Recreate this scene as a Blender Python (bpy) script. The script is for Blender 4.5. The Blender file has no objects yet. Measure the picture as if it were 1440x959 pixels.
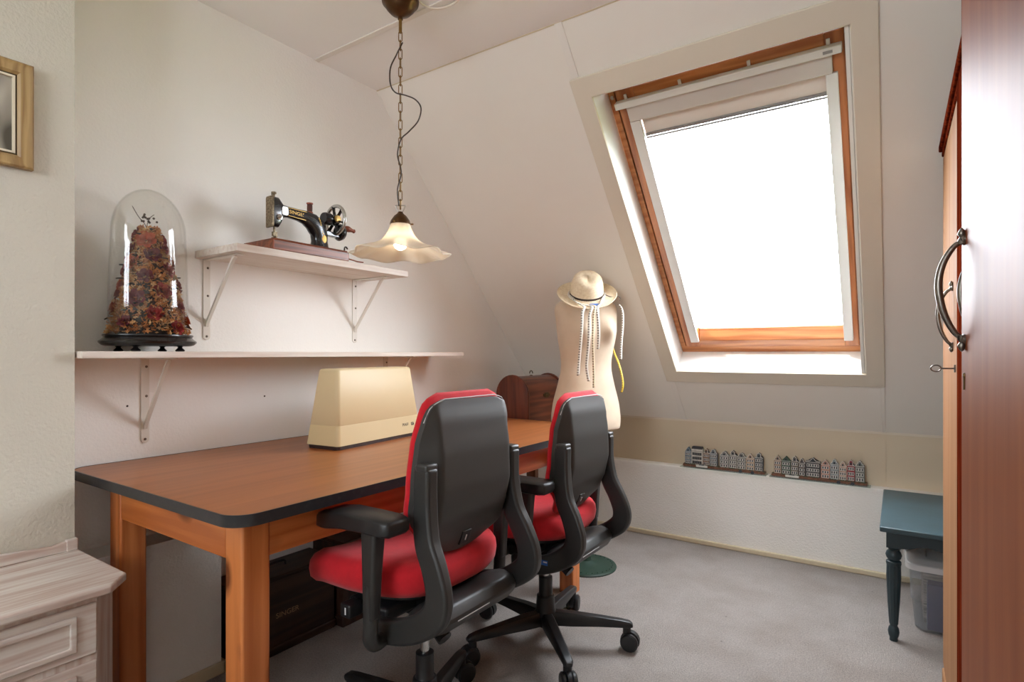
import bpy, bmesh, math, random
from mathutils import Vector, Matrix
random.seed(7)
C = bpy.context.scene.collection
PI = math.pi
def V(*a): return Vector(a)

# ------------------------------------------------------------------ materials
MATS = {}
def nmat(name):
    m = bpy.data.materials.new(name); m.use_nodes = True
    nt = m.node_tree; nt.nodes.clear()
    return m, nt, nt.nodes, nt.links
def srgb(r, g, b):
    f = lambda c: (c/255/12.92) if c/255 <= .04045 else ((c/255+.055)/1.055)**2.4
    return (f(r), f(g), f(b), 1)
def pmat(name, col, rough=.5, metal=0, bump=None, var=None, coat=0, spec=.5, stretch=(1,1,1), sheen=0, trans=0):
    """principled; bump=(scale,strength,dist); var=(scale,col2,amount,lo,hi)"""
    m, nt, N, L = nmat(name)
    out = N.new('ShaderNodeOutputMaterial'); p = N.new('ShaderNodeBsdfPrincipled')
    L.new(p.outputs[0], out.inputs[0])
    p.inputs['Base Color'].default_value = col
    p.inputs['Roughness'].default_value = rough; p.inputs['Metallic'].default_value = metal
    p.inputs['Coat Weight'].default_value = coat; p.inputs['Specular IOR Level'].default_value = spec
    p.inputs['Sheen Weight'].default_value = sheen
    if bump or var:
        tc = N.new('ShaderNodeTexCoord'); mp = N.new('ShaderNodeMapping')
        mp.inputs['Scale'].default_value = stretch
        L.new(tc.outputs['Object'], mp.inputs[0])
    if var:
        n = N.new('ShaderNodeTexNoise'); n.inputs['Scale'].default_value = var[0]; n.inputs['Detail'].default_value = 6
        n.inputs['Roughness'].default_value = .6
        L.new(mp.outputs[0], n.inputs['Vector'])
        r = N.new('ShaderNodeMapRange'); r.inputs[1].default_value = var[3]; r.inputs[2].default_value = var[4]
        r.inputs[3].default_value = 0; r.inputs[4].default_value = var[2]
        L.new(n.outputs['Fac'], r.inputs[0])
        mx = N.new('ShaderNodeMix'); mx.data_type = 'RGBA'
        mx.inputs[6].default_value = col; mx.inputs[7].default_value = var[1]
        L.new(r.outputs[0], mx.inputs[0]); L.new(mx.outputs[2], p.inputs['Base Color'])
    if bump:
        n2 = N.new('ShaderNodeTexNoise'); n2.inputs['Scale'].default_value = bump[0]; n2.inputs['Detail'].default_value = 5
        L.new(mp.outputs[0], n2.inputs['Vector'])
        b = N.new('ShaderNodeBump'); b.inputs['Strength'].default_value = bump[1]; b.inputs['Distance'].default_value = bump[2]
        L.new(n2.outputs['Fac'], b.inputs['Height']); L.new(b.outputs[0], p.inputs['Normal'])
    return m
def wood(name, c1, c2, axis='z', rough=.4, scale=1.0, knots=None, coat=0, contrast=(.35,.65), ring=.35, rotx=0, spec=.5):
    m, nt, N, L = nmat(name)
    out = N.new('ShaderNodeOutputMaterial'); p = N.new('ShaderNodeBsdfPrincipled'); L.new(p.outputs[0], out.inputs[0])
    p.inputs['Roughness'].default_value = rough; p.inputs['Coat Weight'].default_value = coat; p.inputs['Specular IOR Level'].default_value = spec
    tc = N.new('ShaderNodeTexCoord'); mp = N.new('ShaderNodeMapping')
    s = [22*scale]*3; s['xyz'.index(axis)] = 1.3*scale
    mp.inputs['Scale'].default_value = s
    if rotx:
        m0 = N.new('ShaderNodeMapping'); m0.inputs['Rotation'].default_value = (rotx,0,0)
        L.new(tc.outputs['Object'], m0.inputs[0]); L.new(m0.outputs[0], mp.inputs[0])
    else: L.new(tc.outputs['Object'], mp.inputs[0])
    n = N.new('ShaderNodeTexNoise'); n.inputs['Scale'].default_value = 2.2; n.inputs['Detail'].default_value = 8; n.inputs['Distortion'].default_value = .4
    L.new(mp.outputs[0], n.inputs['Vector'])
    n3 = N.new('ShaderNodeTexNoise'); n3.inputs['Scale'].default_value = .35; n3.inputs['Detail'].default_value = 2
    L.new(mp.outputs[0], n3.inputs['Vector'])
    mu = N.new('ShaderNodeMath'); mu.operation = 'MULTIPLY'; mu.inputs[1].default_value = 14
    L.new(n3.outputs['Fac'], mu.inputs[0])
    fr = N.new('ShaderNodeMath'); fr.operation = 'PINGPONG'; fr.inputs[1].default_value = 1
    L.new(mu.outputs[0], fr.inputs[0])
    mxf = N.new('ShaderNodeMix'); mxf.data_type = 'FLOAT'; mxf.inputs[0].default_value = ring
    L.new(n.outputs['Fac'], mxf.inputs[2]); L.new(fr.outputs[0], mxf.inputs[3])
    r = N.new('ShaderNodeMapRange'); r.inputs[1].default_value = contrast[0]; r.inputs[2].default_value = contrast[1]
    L.new(mxf.outputs[0], r.inputs[0])
    mx = N.new('ShaderNodeMix'); mx.data_type = 'RGBA'; mx.inputs[6].default_value = c1; mx.inputs[7].default_value = c2
    L.new(r.outputs[0], mx.inputs[0]); last = mx.outputs[2]
    if knots:
        mk = N.new('ShaderNodeMapping'); ks = [7.0]*3; ks['xyz'.index(axis)] = 4.0
        mk.inputs['Scale'].default_value = ks
        L.new(tc.outputs['Object'], mk.inputs[0])
        vo = N.new('ShaderNodeTexVoronoi'); vo.inputs['Scale'].default_value = 1.0
        L.new(mk.outputs[0], vo.inputs['Vector'])
        rk = N.new('ShaderNodeMapRange'); rk.inputs[1].default_value = .11; rk.inputs[2].default_value = .22; rk.inputs[3].default_value = .85; rk.inputs[4].default_value = 0
        L.new(vo.outputs['Distance'], rk.inputs[0])
        m2 = N.new('ShaderNodeMix'); m2.data_type = 'RGBA'; m2.inputs[7].default_value = knots
        L.new(rk.outputs[0], m2.inputs[0]); L.new(last, m2.inputs[6]); last = m2.outputs[2]
    L.new(last, p.inputs['Base Color'])
    b = N.new('ShaderNodeBump'); b.inputs['Strength'].default_value = .15; b.inputs['Distance'].default_value = .001
    L.new(n.outputs['Fac'], b.inputs['Height']); L.new(b.outputs[0], p.inputs['Normal'])
    return m
def clear(name, tint=(1,1,1,1), ior=1.45, rough=0.0, haze=0.0):
    m, nt, N, L = nmat(name)
    out = N.new('ShaderNodeOutputMaterial'); t = N.new('ShaderNodeBsdfTransparent'); g = N.new('ShaderNodeBsdfGlossy')
    g.inputs['Roughness'].default_value = rough; t.inputs[0].default_value = tint
    f = N.new('ShaderNodeFresnel'); ge = N.new('ShaderNodeNewGeometry'); mr = N.new('ShaderNodeMapRange')
    mr.inputs[3].default_value = ior; mr.inputs[4].default_value = 1/ior      # both faces of a thin pane reflect alike
    L.new(ge.outputs['Backfacing'], mr.inputs[0]); L.new(mr.outputs[0], f.inputs[0])
    mx = N.new('ShaderNodeMixShader'); L.new(f.outputs[0], mx.inputs[0]); L.new(t.outputs[0], mx.inputs[1]); L.new(g.outputs[0], mx.inputs[2])
    last = mx
    if haze:
        d = N.new('ShaderNodeBsdfDiffuse'); d.inputs[0].default_value = (.9,.9,.9,1)
        m2 = N.new('ShaderNodeMixShader'); m2.inputs[0].default_value = haze
        L.new(mx.outputs[0], m2.inputs[1]); L.new(d.outputs[0], m2.inputs[2]); last = m2
    L.new(last.outputs[0], out.inputs[0])
    return m
def emit(name, col, s):
    m, nt, N, L = nmat(name)
    out = N.new('ShaderNodeOutputMaterial'); e = N.new('ShaderNodeEmission'); e.inputs[0].default_value = col; e.inputs[1].default_value = s
    L.new(e.outputs[0], out.inputs[0]); return m

M = {}
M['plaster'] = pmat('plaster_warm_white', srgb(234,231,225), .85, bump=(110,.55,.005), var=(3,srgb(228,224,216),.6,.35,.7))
M['plaster_dimmed'] = pmat('plaster_breast_dimmed', srgb(208,202,188), .85, bump=(110,.55,.005), var=(3,srgb(201,194,179),.6,.35,.7))  # similar plaster, colour darkened to stand in for weaker light on the breast
M['plaster_lifted'] = pmat('plaster_gable_lifted', srgb(247,245,241), .85, bump=(130,.3,.004), var=(2.2,srgb(243,240,234),.7,.35,.7))  # colour whitened to make up for light missing high on this wall
M['board'] = pmat('painted_board', srgb(238,233,224), .6, bump=(250,.06,.001), var=(2,srgb(233,227,217),.6,.35,.7))
M['ceil'] = pmat('ceiling_board_lifted', srgb(250,249,247), .75, bump=(200,.08,.001), var=(2,srgb(246,245,242),.6,.35,.7))  # colour raised to make up for light that does not reach the ceiling
M['beige'] = pmat('beige_board', srgb(216,203,178), .55, var=(3,srgb(211,197,171),.6,.35,.7))
M['trim'] = pmat('cream_trim', srgb(224,215,198), .45, var=(4,srgb(219,209,191),.5,.35,.7))
M['batten'] = pmat('cream_batten', srgb(236,231,223), .5)
M['reveal'] = pmat('white_lining', srgb(240,240,236), .4)
def carpet():
    m = pmat('cream_carpet', srgb(198,189,182), .95, bump=(420,1.0,.014), var=(4,srgb(176,164,154),.9,.4,.75), spec=.1)
    nt = m.node_tree; N = nt.nodes; L = nt.links
    p = next(n for n in N if n.type == 'BSDF_PRINCIPLED'); src = p.inputs['Base Color'].links[0].from_socket
    tc = next(n for n in N if n.type == 'TEX_COORD')
    n = N.new('ShaderNodeTexNoise'); n.inputs['Scale'].default_value = 170; n.inputs['Detail'].default_value = 3; n.inputs['Roughness'].default_value = .8
    L.new(tc.outputs['Object'], n.inputs['Vector'])
    r = N.new('ShaderNodeMapRange'); r.inputs[1].default_value = .3; r.inputs[2].default_value = .7; r.inputs[3].default_value = .72; r.inputs[4].default_value = 1.26
    L.new(n.outputs['Fac'], r.inputs[0])
    v = N.new('ShaderNodeTexVoronoi'); v.inputs['Scale'].default_value = 9; v.inputs['Randomness'].default_value = 1    # a few dark specks
    L.new(tc.outputs['Object'], v.inputs['Vector'])
    rv = N.new('ShaderNodeMapRange'); rv.inputs[1].default_value = .02; rv.inputs[2].default_value = .05; rv.inputs[3].default_value = .55; rv.inputs[4].default_value = 1
    L.new(v.outputs['Distance'], rv.inputs[0])
    mu = N.new('ShaderNodeMath'); mu.operation = 'MULTIPLY'; L.new(r.outputs[0], mu.inputs[0]); L.new(rv.outputs[0], mu.inputs[1])
    vm = N.new('ShaderNodeVectorMath'); vm.operation = 'SCALE'; L.new(src, vm.inputs[0]); L.new(mu.outputs[0], vm.inputs['Scale'])
    L.new(vm.outputs[0], p.inputs['Base Color']); return m
M['carpet'] = carpet()
M['skirt'] = pmat('beige_skirting', srgb(205,190,160), .5)
M['table_top'] = wood('orange_laminate', srgb(164,98,50), srgb(138,78,38), 'y', .34, .8, contrast=(.2,.8), ring=.3)
M['rubber_edge'] = pmat('black_edge_band', srgb(38,38,40), .35, var=(60,srgb(70,70,70),.4,.5,.8))
M['pine_z'] = wood('orange_pine_upright', srgb(208,126,68), srgb(180,98,46), 'z', .33, 1, knots=srgb(80,32,12), ring=.4)
M['pine_y'] = wood('orange_pine_rail', srgb(208,126,68), srgb(180,98,46), 'y', .33, 1, knots=srgb(80,32,12), ring=.4)
M['pine_x'] = wood('orange_pine_side_rail', srgb(208,126,68), srgb(180,98,46), 'x', .33, 1, knots=srgb(80,32,12), ring=.4)
M['plastic'] = pmat('charcoal_plastic', srgb(46,46,45), .42, bump=(900,.12,.0006))
M['plastic_shell'] = pmat('grey_back_plastic', srgb(56,55,53), .45, bump=(900,.15,.0006))
M['black'] = pmat('black_plastic', srgb(28,28,29), .4)
M['red'] = pmat('red_upholstery', srgb(205,18,34), .9, bump=(700,.35,.0015), var=(40,srgb(180,12,28),.5,.4,.7), sheen=.15)
M['piping'] = pmat('grey_piping', srgb(190,190,190), .5)
M['chrome'] = pmat('chrome', srgb(200,200,200), .18, 1)
M['white'] = pmat('white_paint', srgb(225,220,212), .4)
M['white_mark'] = pmat('white_mark', srgb(235,235,235), .5)
M['blue_mark'] = pmat('blue_sticker', srgb(50,100,175), .4)
M['shelf'] = wood('whitewashed_shelf_board', srgb(230,221,211), srgb(198,176,160), 'y', .55, 1.6, contrast=(.3,.85), ring=.15)
M['bracket'] = pmat('white_bracket', srgb(226,220,210), .4)
M['screw'] = pmat('screw', srgb(110,100,90), .4, .7)
M['brass'] = pmat('aged_brass', srgb(150,118,66), .38, .9, var=(30,srgb(96,70,38),.7,.35,.7))
M['brass_dark'] = pmat('dark_bronze', srgb(96,68,42), .35, .85, var=(30,srgb(60,42,26),.6,.35,.7))
M['cable'] = pmat('brown_cable', srgb(58,44,34), .5)
M['white_cable'] = pmat('white_cable', srgb(228,218,204), .5)
def shade_mat():
    m, nt, N, L = nmat('alabaster_glass')
    out = N.new('ShaderNodeOutputMaterial'); d = N.new('ShaderNodeBsdfPrincipled'); t = N.new('ShaderNodeBsdfTranslucent'); tp = N.new('ShaderNodeBsdfTransparent')
    d.inputs['Base Color'].default_value = srgb(244,234,216); d.inputs['Roughness'].default_value = .2
    tc = N.new('ShaderNodeTexCoord'); n = N.new('ShaderNodeTexNoise'); n.inputs['Scale'].default_value = 14; n.inputs['Detail'].default_value = 5; n.inputs['Distortion'].default_value = 1.5
    L.new(tc.outputs['Object'], n.inputs['Vector'])
    cr = N.new('ShaderNodeMix'); cr.data_type = 'RGBA'; cr.inputs[6].default_value = srgb(244,232,212); cr.inputs[7].default_value = srgb(250,244,232)
    L.new(n.outputs['Fac'], cr.inputs[0]); L.new(cr.outputs[2], t.inputs[0]); L.new(cr.outputs[2], d.inputs['Base Color'])
    a = N.new('ShaderNodeMixShader'); a.inputs[0].default_value = .5; L.new(d.outputs[0], a.inputs[1]); L.new(t.outputs[0], a.inputs[2])
    b = N.new('ShaderNodeMixShader'); b.inputs[0].default_value = .15; L.new(a.outputs[0], b.inputs[1]); L.new(tp.outputs[0], b.inputs[2])
    L.new(b.outputs[0], out.inputs[0]); return m
M['shade'] = shade_mat()
M['bulb'] = emit('glowing_bulb', (1,.86,.64,1), 9)
M['iron'] = pmat('black_japanned_iron', srgb(18,18,20), .22, coat=.4)
M['gold'] = pmat('gold_decal', srgb(178,142,76), .35, .5)
M['steel_worn'] = pmat('worn_nickel_plate', srgb(142,126,100), .4, .6, var=(160,srgb(86,72,54),.9,.45,.6))
M['steel'] = pmat('nickel', srgb(190,188,182), .25, .9)
M['mahogany'] = wood('mahogany_base', srgb(136,74,46), srgb(98,48,28), 'y', .35, 2)
M['crank_wood'] = pmat('turned_red_wood', srgb(128,58,30), .35)
M['spool'] = pmat('brown_thread', srgb(78,40,28), .7)
M['spool_end'] = pmat('spool_wood', srgb(150,74,48), .5)
M['ebony'] = pmat('ebonised_wood', srgb(24,20,20), .25, coat=.3)
M['dome'] = clear('dome_glass', (.975,.975,.965,1), 1.42, haze=.012)
M['pane'] = clear('window_glass', (.97,.98,.98,1), 1.5)
M['floret'] = pmat('dried_floret', srgb(206,142,78), .9, var=(9,srgb(172,98,44),.9,.35,.65))
M['floret_pale'] = pmat('dried_floret_pale', srgb(226,186,134), .9, var=(9,srgb(196,144,88),.9,.35,.65))
M['rose'] = pmat('dried_rose', srgb(148,44,38), .85, var=(20,srgb(104,26,28),.8,.35,.7))
M['rose_dark'] = pmat('dark_dried_rose', srgb(104,30,36), .85)
M['rose_orange'] = pmat('russet_dried_rose', srgb(176,80,40), .85)
M['leaf'] = pmat('dried_leaf', srgb(46,38,26), .8)
M['twig'] = pmat('twig', srgb(70,48,30), .8)
M['cream_plastic'] = pmat('cream_plastic', srgb(216,196,154), .45, var=(2,srgb(211,189,146),.5,.4,.7))
M['cream_plastic_band'] = pmat('darker_cream_plastic', srgb(207,186,142), .45)
M['case_base'] = pmat('brown_case_base', srgb(52,36,32), .5)
M['ink'] = pmat('dark_lettering', srgb(60,48,40), .5)
M['case_wood'] = wood('bentwood', srgb(132,70,44), srgb(98,48,30), 'y', .3, 1.2)
M['case_trim'] = wood('bentwood_trim', srgb(112,54,34), srgb(84,38,24), 'z', .3, 1.5)
M['old_brass'] = pmat('dull_brass', srgb(100,80,50), .45, .8)
M['stool_wood'] = wood('plain_wood', srgb(120,80,50), srgb(96,60,36), 'z', .5)
def linen():
    return pmat('ivory_linen', srgb(212,192,168), .85, bump=(500,.25,.001), var=(6,srgb(198,174,146),.8,.35,.7), sheen=.2)
M['linen'] = linen()
M['form_green'] = pmat('green_cast_iron', srgb(34,58,46), .5, bump=(60,.2,.003))
M['form_pole'] = pmat('black_pole', srgb(30,32,30), .4, .3)
M['straw'] = pmat('woven_straw', srgb(236,218,188), .8, bump=(300,.5,.002), var=(90,srgb(214,188,150),.7,.4,.7))
M['hat_band'] = pmat('dark_hat_band', srgb(50,36,30), .6)
def tape_mat(name, base, mark):
    m, nt, N, L = nmat(name)
    out = N.new('ShaderNodeOutputMaterial'); p = N.new('ShaderNodeBsdfPrincipled'); p.inputs['Roughness'].default_value = .5; L.new(p.outputs[0], out.inputs[0])
    uv = N.new('ShaderNodeUVMap'); sp = N.new('ShaderNodeSeparateXYZ'); L.new(uv.outputs[0], sp.inputs[0])
    f = N.new('ShaderNodeMath'); f.operation = 'FRACT'; mu = N.new('ShaderNodeMath'); mu.operation = 'MULTIPLY'; mu.inputs[1].default_value = 80
    L.new(sp.outputs[0], mu.inputs[0]); L.new(mu.outputs[0], f.inputs[0])
    lt = N.new('ShaderNodeMath'); lt.operation = 'LESS_THAN'; lt.inputs[1].default_value = .3; L.new(f.outputs[0], lt.inputs[0])
    l2 = N.new('ShaderNodeMath'); l2.operation = 'LESS_THAN'; l2.inputs[1].default_value = .6; L.new(sp.outputs[1], l2.inputs[0])
    an = N.new('ShaderNodeMath'); an.operation = 'MULTIPLY'; L.new(lt.outputs[0], an.inputs[0]); L.new(l2.outputs[0], an.inputs[1])
    mx = N.new('ShaderNodeMix'); mx.data_type = 'RGBA'; mx.inputs[6].default_value = base; mx.inputs[7].default_value = mark
    L.new(an.outputs[0], mx.inputs[0]); L.new(mx.outputs[2], p.inputs['Base Color']); return m
M['tape'] = tape_mat('white_measuring_tape', srgb(232,226,214), srgb(90,80,74))
M['tape_cream'] = tape_mat('cream_measuring_tape', srgb(232,214,180), srgb(110,86,60))
M['tape_yellow'] = tape_mat('yellow_measuring_tape', srgb(226,190,60), srgb(130,100,40))
M['metal_end'] = pmat('tape_end', srgb(70,66,64), .3, .8)
M['teal'] = pmat('teal_paint', srgb(58,82,90), .4, var=(5,srgb(44,64,70),.8,.35,.7))
M['teal_dark'] = pmat('dark_teal_paint', srgb(34,52,58), .4)
M['tub'] = clear('clear_plastic', (.90,.92,.94,1), 1.4, .12, haze=.08)
M['tub_lid'] = pmat('milky_lid', srgb(205,205,205), .35)
M['paper'] = pmat('paper_stack', srgb(190,180,165), .8, var=(60,srgb(120,110,105),.9,.4,.6), stretch=(.2,.2,3))
M['folder'] = pmat('blue_folder', srgb(58,62,98), .5)
M['ward'] = wood('wardrobe_veneer', srgb(146,85,52), srgb(112,58,33), 'z', .47, .6, coat=0, spec=.08, contrast=(.2,.85), ring=.25)
M['ward_light'] = wood('wardrobe_veneer_pale', srgb(166,124,90), srgb(144,100,68), 'z', .6, .45, coat=0, spec=.04, contrast=(.2,.85), ring=.25)
M['ward_dark'] = wood('wardrobe_mahogany_edge', srgb(112,42,22), srgb(74,24,12), 'z', .8, 1.5, spec=0)
M['pewter'] = pmat('pewter', srgb(120,114,106), .3, .9)
M['limed'] = wood('limed_oak', srgb(224,216,208), srgb(178,138,120), 'y', .6, 1.5, contrast=(.38,.85), ring=.18)
M['limed_x'] = wood('limed_oak_end', srgb(220,212,204), srgb(178,142,126), 'z', .6, 1.5, contrast=(.38,.85), ring=.18)
M['frame_wood'] = wood('gilt_wood_frame', srgb(176,146,98), srgb(144,112,70), 'z', .4, 2)
M['slip'] = pmat('cream_slip', srgb(222,210,186), .5)
M['frame_dark'] = pmat('frame_groove', srgb(84,66,40), .5)
def art():
    m, nt, N, L = nmat('grey_print')
    out = N.new('ShaderNodeOutputMaterial'); p = N.new('ShaderNodeBsdfPrincipled'); p.inputs['Roughness'].default_value = .25; L.new(p.outputs[0], out.inputs[0])
    tc = N.new('ShaderNodeTexCoord'); n = N.new('ShaderNodeTexNoise'); n.inputs['Scale'].default_value = 6; n.inputs['Detail'].default_value = 1; n.inputs['Distortion'].default_value = .8
    L.new(tc.outputs['Object'], n.inputs['Vector'])
    r = N.new('ShaderNodeValToRGB'); r.color_ramp.elements[0].position = .35; r.color_ramp.elements[0].color = srgb(92,86,76)
    r.color_ramp.elements[1].position = .65; r.color_ramp.elements[1].color = srgb(190,182,168)
    L.new(n.outputs['Fac'], r.inputs[0]); L.new(r.outputs[0], p.inputs['Base Color']); return m
M['art'] = art()
M['old_box'] = wood('dark_stained_box', srgb(60,38,26), srgb(38,22,15), 'y', .45, 1)
M['old_box_end'] = wood('dark_stained_box_end', srgb(66,40,28), srgb(44,26,18), 'z', .45, 1)
M['win_wood'] = wood('varnished_pine', srgb(198,132,80), srgb(166,98,54), 'x', .3, 1.2, coat=.2)
M['win_wood_side'] = wood('varnished_pine_side', srgb(186,116,68), srgb(150,84,44), 'y', .3, 1.2, coat=.2, rotx=math.radians(47))
M['win_gap'] = pmat('window_seal', srgb(50,32,24), .6)
M['blind_rail'] = pmat('blind_aluminium', srgb(214,210,204), .35)
M['blind_panel'] = pmat('blind_cassette_grey', srgb(200,192,184), .45)
M['blind_cloth'] = pmat('cream_blind_cloth', srgb(226,216,204), .7)
M['blind_bar'] = pmat('grey_blind_bar', srgb(150,148,146), .35, .4)
M['tree'] = pmat('foliage', srgb(52,70,30), .8, var=(3,srgb(34,50,18),.9,.35,.65))
M['bark'] = pmat('bark', srgb(90,74,58), .9)
M['grass'] = pmat('lawn', srgb(120,140,84), .9)

# ------------------------------------------------------------------ geometry helpers
def box(bm, x0, x1, y0, y1, z0, z1, mat=None):
    vs = [bm.verts.new((x, y, z)) for x in (x0, x1) for y in (y0, y1) for z in (z0, z1)]
    if mat is not None:
        for v in vs: v.co = mat @ v.co
    for f in ((0,1,3,2),(4,6,7,5),(0,4,5,1),(2,3,7,6),(0,2,6,4),(1,5,7,3)):
        bm.faces.new([vs[i] for i in f])
    return vs
def loft(bm, rings, cap=True, closed=False):
    R = [[bm.verts.new(p) for p in r] for r in rings]
    n = len(R[0]); m = len(R)
    for i in range(m if closed else m-1):
        a, b = R[i], R[(i+1) % m]
        for j in range(n):
            bm.faces.new((a[j], a[(j+1) % n], b[(j+1) % n], b[j]))
    if cap and not closed:
        bm.faces.new(R[0][::-1]); bm.faces.new(R[-1])
    return R
def lathe(bm, prof, seg=32, c=(0,0,0), sx=1, sy=1, mat=None, cap=True):
    rings = []
    for r, z in prof:
        ring = []
        for k in range(seg):
            a = 2*PI*k/seg
            p = V(c[0]+r*sx*math.cos(a), c[1]+r*sy*math.sin(a), c[2]+z)
            ring.append(mat @ p if mat is not None else p)
        rings.append(ring)
    return loft(bm, rings, cap)
def tube(bm, pts, r, seg=10, closed=False, ry=None):
    pts = [Vector(p) for p in pts]; n = len(pts)
    rr = r if isinstance(r, (list, tuple)) else [r]*n
    rings = []; up = None
    for i, p in enumerate(pts):
        a = pts[(i-1) % n] if closed or i > 0 else p
        b = pts[(i+1) % n] if closed or i < n-1 else p
        t = (b-a).normalized()
        if up is None:
            up = V(0,0,1) if abs(t.z) < .9 else V(1,0,0)
        s = t.cross(up).normalized(); up = s.cross(t).normalized()
        k = ry if ry else 1
        rings.append([p + (s*math.cos(2*PI*j/seg) + up*k*math.sin(2*PI*j/seg))*rr[i] for j in range(seg)])
    return loft(bm, rings, True, closed)
def smooth_path(pts, n=8, closed=False):
    pts = [Vector(p) for p in pts]; out = []; m = len(pts)
    rng = range(m if closed else m-1)
    for i in rng:
        g = lambda k: pts[k % m] if closed else pts[max(0, min(m-1, k))]
        p0, p1, p2, p3 = g(i-1), g(i), g(i+1), g(i+2)
        for k in range(n):
            t = k/n
            out.append(.5*((2*p1)+(p2-p0)*t+(2*p0-5*p1+4*p2-p3)*t*t+(3*p1-p0-3*p2+p3)*t**3))
    if not closed: out.append(pts[-1])
    return out
def ribbon(bm, pts, w, th, side):
    """rectangular section swept along pts; th along `side`, w in the normal direction (w may be a list)"""
    side = Vector(side).normalized(); n = len(pts); rings = []
    for i, p in enumerate(pts):
        p = Vector(p); t = (Vector(pts[min(n-1,i+1)])-Vector(pts[max(0,i-1)])).normalized()
        nn = t.cross(side).normalized()
        ww = w[i] if isinstance(w, (list, tuple)) else w
        tt = th[i] if isinstance(th, (list, tuple)) else th
        rings.append([p+side*tt/2+nn*ww/2, p-side*tt/2+nn*ww/2, p-side*tt/2-nn*ww/2, p+side*tt/2-nn*ww/2])
    return loft(bm, rings)
def prism(bm, poly, d0, d1, axis='x'):
    f = {'x': lambda d, a, b: (d, a, b), 'y': lambda d, a, b: (a, d, b), 'z': lambda d, a, b: (a, b, d)}[axis]
    return loft(bm, [[f(d0, *p) for p in poly], [f(d1, *p) for p in poly]])
def rrect(x0, x1, y0, y1, r, seg=6):
    pts = []
    for cx, cy, a0 in ((x1-r, y1-r, 0), (x0+r, y1-r, 90), (x0+r, y0+r, 180), (x1-r, y0+r, 270)):
        for k in range(seg+1):
            a = math.radians(a0+90*k/seg); pts.append((cx+r*math.cos(a), cy+r*math.sin(a)))
    return pts
def rev(poly): return poly[::-1]
def ring_frame(bm, x0, x1, y0, y1, w, z0, z1, wb=None, wt=None, mat=None):
    """four mitred bars; wt at y0 end, wb at y1 end"""
    wb = w if wb is None else wb; wt = w if wt is None else wt
    o = [(x0,y0),(x1,y0),(x1,y1),(x0,y1)]; i = [(x0+w,y0+wt),(x1-w,y0+wt),(x1-w,y1-wb),(x0+w,y1-wb)]
    rings = []
    for k in range(4):
        rings.append([Vector((*o[k], z0)), Vector((*o[k], z1)), Vector((*i[k], z1)), Vector((*i[k], z0))])
    if mat is not None: rings = [[mat @ p for p in r] for r in rings]
    return loft(bm, rings, closed=True)
def obj(name, bm, m, parent=None, bevel=0, smooth=True, angle=35, seg=2, loc=None, sub=0):
    bmesh.ops.recalc_face_normals(bm, faces=bm.faces)
    me = bpy.data.meshes.new(name); bm.to_mesh(me); bm.free()
    me.materials.append(m if not isinstance(m, str) else M[m])
    if smooth:
        me.polygons.foreach_set('use_smooth', [True]*len(me.polygons))
        me.set_sharp_from_angle(angle=math.radians(angle))
    o = bpy.data.objects.new(name, me); C.objects.link(o)
    if parent is not None: o.parent = parent
    if loc is not None: o.location = loc
    if bevel:
        b = o.modifiers.new('bevel', 'BEVEL'); b.width = bevel; b.segments = seg; b.limit_method = 'ANGLE'; b.angle_limit = math.radians(40)
        b.harden_normals = False
    if sub:
        s = o.modifiers.new('sub', 'SUBSURF'); s.levels = sub; s.render_levels = sub
    return o
def tag(o, label, cat, group=None):
    o['label'] = label; o['category'] = cat
    if group: o['group'] = group
    return o
def thing(name, label, cat, loc=(0,0,0), rz=0, group=None):
    o = bpy.data.objects.new(name, None); C.objects.link(o); o.location = loc; o.rotation_euler = (0,0,rz)
    o.empty_display_size = .05
    return tag(o, label, cat, group)
def struct(name, bm, m, parent=None, **k):
    o = obj(name, bm, m, parent, **k)
    if parent is None: o['kind'] = 'structure'
    return o
def B(*a, mat=None):
    bm = bmesh.new(); box(bm, *a, mat=mat); return bm
def text(name, s, size, m, parent, mat, extrude=.0005, sx=1.0, align='CENTER'):
    cu = bpy.data.curves.new(name+'_c', 'FONT'); cu.body = s; cu.size = size; cu.extrude = extrude; cu.align_x = align; cu.align_y = 'CENTER'
    t = bpy.data.objects.new(name+'_t', cu); C.objects.link(t)
    dg = bpy.context.evaluated_depsgraph_get(); dg.update()
    me = bpy.data.meshes.new_from_object(t.evaluated_get(dg)); me.name = name
    bpy.data.objects.remove(t)
    me.transform(mat @ Matrix.Diagonal((sx,1,1,1)))
    me.materials.clear(); me.materials.append(M[m])
    o = bpy.data.objects.new(name, me); C.objects.link(o)
    if parent is not None: o.parent = parent
    return o
def frame_mat(origin, xdir, ydir):
    x = Vector(xdir).normalized(); y = Vector(ydir).normalized(); z = x.cross(y)
    m = Matrix((x, y, z)).transposed().to_4x4(); m.translation = Vector(origin); return m
# camera-calibration helpers
H = 1.12; T = math.radians(34.25); F = 796.0
def ray(px, py):
    rx = (px-720)/F
    return V(-math.sin(T)+math.cos(T)*rx, math.cos(T)+math.sin(T)*rx, (497-py)/F)
def at(px, py, s): return ray(px, py)*s + V(0,0,H)
WORLD = 9; EXPO = 1.4
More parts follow.
